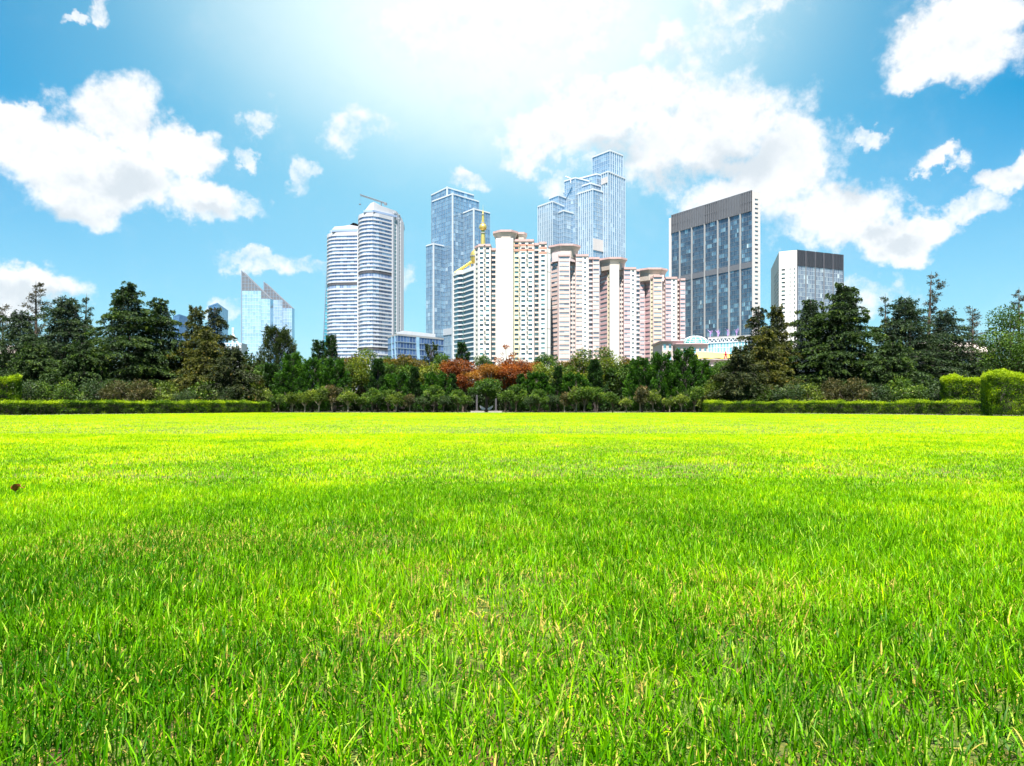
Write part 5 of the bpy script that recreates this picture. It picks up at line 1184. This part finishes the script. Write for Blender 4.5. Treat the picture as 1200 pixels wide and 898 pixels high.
pos = vm('MULTIPLY', vm('ADD', cb.outputs[0], warp), (1, 1, 0))
def blob(px, py, rx, ry, p=None):
    u, v = (px - CX) / F, (HY - py) / F; a, e = math.atan(u), math.atan(v / math.hypot(1, u)); ca = math.cos(a)
    sa, se = rx / F * ca * ca, ry / F * ca * math.cos(e) ** 2
    return ma('SUBTRACT', 1.0, vm('LENGTH', vm('MULTIPLY', vm('SUBTRACT', pos if p is None else p, (a, e, 0)), (1 / sa, 1 / se, 0)), out=1))
def union(bs, p=None):
    r = None
    for q in bs: r = blob(*q, p) if r is None else ma('MAXIMUM', r, blob(*q, p))
    return r
CL = [(25, 165, 75, 58), (90, 195, 95, 68), (138, 148, 72, 62), (195, 172, 72, 42), (100, 238, 62, 34), (225, 168, 40, 24), (20, 130, 40, 20), (130, 200, 110, 50),
      (45, 335, 70, 26), (8, 350, 50, 30), (640, 158, 76, 44), (715, 130, 120, 66), (820, 155, 130, 78), (905, 195, 98, 66), (980, 245, 78, 48), (1040, 272, 66, 34), (1082, 262, 38, 28), (1062, 288, 38, 22), (745, 105, 100, 44),
      (1112, 48, 95, 56), (1155, 18, 80, 50), (1082, 82, 50, 26), (1172, 208, 58, 22), (1108, 184, 36, 15), (1200, 190, 40, 18), (245, 236, 62, 32), (880, 225, 90, 40)]
CS = [(285, 243, 40, 20), (108, 17, 22, 18), (80, 27, 22, 9), (305, 135, 26, 30), (283, 176, 18, 18), (413, 152, 52, 36), (352, 206, 26, 28), (540, 216, 42, 16), (300, 310, 66, 15), (368, 320, 46, 15), (483, 332, 26, 22),
      (1010, 165, 26, 14), (942, 266, 26, 18), (905, 262, 44, 34), (800, 62, 80, 44), (880, 12, 80, 36), (520, 40, 110, 50), (650, 20, 130, 55), (1010, 345, 80, 30), (265, 362, 60, 18), (1130, 240, 60, 18), (690, 210, 60, 30)]
Fd = ma('MAXIMUM', ma('ADD', ma('MULTIPLY', union(CL), 1.25), .03), ma('MINIMUM', ma('SUBTRACT', union(CS), .10), .30))
n3 = nz(17, tc, 9, .64); n3b = nz(17, vm('ADD', tc, (0, 0, .014)), 5, .6); n4 = nz(5, tc, 5, .6)
# the half of the sky behind the eye carries broken cumulus of its own
rear = ma('MULTIPLY', ma('SUBTRACT', n4.outputs['Fac'], .56), 5.0); back = ma('LESS_THAN', sp.outputs[1], -.05)
high = ma('MULTIPLY', ma('SUBTRACT', n4.outputs['Fac'], .60), 4.0); over = ma('GREATER_THAN', el, .60)
Fall = ma('MAXIMUM', ma('MAXIMUM', Fd, ma('ADD', ma('MULTIPLY', rear, back), ma('MULTIPLY', ma('SUBTRACT', 1.0, back), -9))), ma('ADD', ma('MULTIPLY', high, over), ma('MULTIPLY', ma('SUBTRACT', 1.0, over), -9)))
dn = ma('ADD', Fall, ma('MULTIPLY', ma('SUBTRACT', n3.outputs['Fac'], .5), 2.0))
mr = N('ShaderNodeMapRange', interpolation_type='SMOOTHSTEP'); nt.links.new(dn, mr.inputs[0]); mr.inputs[1].default_value = .0; mr.inputs[2].default_value = .62; dens = mr.outputs[0]
# thin bright veil high in the middle of the sky
VE = [(570, 20, 330, 190), (640, 90, 260, 150), (860, 60, 330, 110)]
gl_ = N('ShaderNodeMapRange'); nt.links.new(blob(575, -10, 590, 580, cb.outputs[0]), gl_.inputs[0]); gl_.inputs[1].default_value = 0; gl_.inputs[2].default_value = .95; glow = ma('MULTIPLY', gl_.outputs[0], VEIL)
g2_ = N('ShaderNodeMapRange', interpolation_type='SMOOTHSTEP'); nt.links.new(blob(580, -20, 460, 330, cb.outputs[0]), g2_.inputs[0]); g2_.inputs[1].default_value = 0; g2_.inputs[2].default_value = .9; glow2 = g2_.outputs[0]
v1 = ma('MULTIPLY', ma('MAXIMUM', blob(*VE[0]), 0), .25); v2 = ma('MULTIPLY', ma('MAXIMUM', blob(*VE[1]), 0), .35); v3 = ma('MULTIPLY', ma('MAXIMUM', blob(*VE[2]), 0), .45)
wisp = nz(7, tc, 7, .7); ws = N('ShaderNodeMapRange', interpolation_type='SMOOTHSTEP'); nt.links.new(wisp.outputs['Fac'], ws.inputs[0]); ws.inputs[1].default_value = .48; ws.inputs[2].default_value = .75
veil = ma('ADD', ma('ADD', v1, ma('MULTIPLY', v2, ma('ADD', .4, wisp.outputs['Fac']))), ma('ADD', ma('MULTIPLY', v3, ws.outputs[0]), ma('MULTIPLY', ws.outputs[0], .10)), clamp=True)
hv = ma('MULTIPLY', ma('SUBTRACT', 1.0, ma('DIVIDE', el, .36), clamp=True), .84)
cover = ma('MAXIMUM', ma('MULTIPLY', dens, .96), ma('MAXIMUM', veil, 0.0), clamp=True)
GR = [(868, 188, 80, 40), (800, 200, 70, 26), (998, 220, 40, 22), (1026, 263, 36, 20), (1060, 280, 34, 16), (60, 245, 80, 22), (150, 215, 70, 24), (40, 352, 80, 20), (250, 250, 40, 12), (720, 175, 70, 20)]
gm = N('ShaderNodeMapRange', interpolation_type='SMOOTHSTEP'); nt.links.new(ma('ADD', union(GR), ma('MULTIPLY', ma('SUBTRACT', n2.outputs['Fac'], .5), 1.2)), gm.inputs[0]); gm.inputs[1].default_value = -.05; gm.inputs[2].default_value = .8
def rgbmix(a, b, f, mode='MIX'):
    n = N('ShaderNodeMix', data_type='RGBA', blend_type=mode)
    for s, v in ((n.inputs[0], f), (n.inputs[6], a), (n.inputs[7], b)):
        if hasattr(v, 'links'): nt.links.new(v, s)
        else: s.default_value = v if not isinstance(v, tuple) else (*v, 1)
    return n.outputs[2]
base = rgbmix(sky.outputs[0], SKY_TINT, 1.0, 'MULTIPLY')
hs = N('ShaderNodeHueSaturation'); hs.inputs['Saturation'].default_value = SKY_SAT; hs.inputs['Hue'].default_value = SKY_HUE; hs.inputs['Value'].default_value = SKY_VAL; nt.links.new(base, hs.inputs['Color'])
base = rgbmix(hs.outputs[0], SKY_HAZE, hv)
rel = ma('MULTIPLY', ma('SUBTRACT', n3b.outputs['Fac'], n3.outputs['Fac']), 4.5, clamp=True)
cloud = rgbmix(CLOUD, CLOUD_GREY, ma('MAXIMUM', ma('MULTIPLY', gm.outputs[0], .6), ma('MULTIPLY', rel, .55)))
base = rgbmix(base, GLOW, glow); base = rgbmix(base, GLOW2, glow2)
fin = rgbmix(base, cloud, cover)
bg = N('ShaderNodeBackground'); bg.inputs['Strength'].default_value = SKY_STR; nt.links.new(fin, bg.inputs['Color']); ow = N('ShaderNodeOutputWorld'); nt.links.new(bg.outputs[0], ow.inputs['Surface'])
W_.cycles.sampling_method = 'MANUAL'; W_.cycles.sample_map_resolution = 1024

sl = bpy.data.lights.new('sun', 'SUN'); sl.energy = SUN_E; sl.angle = math.radians(.53); sl.color = (1, .955, .88); so = bpy.data.objects.new('sun', sl); link(so)
sd = Vector((math.sin(SUN_AZ) * math.cos(SUN_EL), math.cos(SUN_AZ) * math.cos(SUN_EL), math.sin(SUN_EL))); so.rotation_euler = sd.to_track_quat('Z', 'Y').to_euler(); so.location = (0, 0, 60)

if HAZE > 0:
    m = bpy.data.materials.new('haze'); m.use_nodes = True; t = m.node_tree; t.nodes.clear(); o_ = t.nodes.new('ShaderNodeOutputMaterial'); v = t.nodes.new('ShaderNodeVolumePrincipled'); v.inputs['Density'].default_value = HAZE; v.inputs['Color'].default_value = (.93, .96, 1, 1); v.inputs['Anisotropy'].default_value = 0
    t.links.new(v.outputs[0], o_.inputs['Volume']); hb = MB(); hb.prism([(-2700, -2200), (2700, -2200), (2700, 3200), (-2700, 3200)], -1.2, 320, bottom=True); tag(hb.build('haze', m), 'thin pale summer haze over the park and city', 'haze', kind='stuff')

cam = bpy.data.cameras.new('camera'); cam.lens = 24; cam.sensor_width = 36; cam.sensor_fit = 'HORIZONTAL'; cam.shift_y = (HY - 449) / 1200; cam.clip_start = .05; cam.clip_end = 9000
co = link(bpy.data.objects.new('camera', cam)); co.location = (0, 0, H0); co.rotation_euler = (math.radians(90), 0, 0); SC.camera = co
vs = SC.view_settings; SC.display_settings.display_device = 'sRGB'; vs.view_transform = 'Standard'; vs.look = 'None'; vs.exposure = EXPO; vs.gamma = 1; vs.use_curve_mapping = False
SC.cycles.use_denoising = True; SC.cycles.max_bounces = 8; SC.cycles.transparent_max_bounces = 8; SC.cycles.volume_bounces = 1; SC.cycles.sample_clamp_indirect = 8
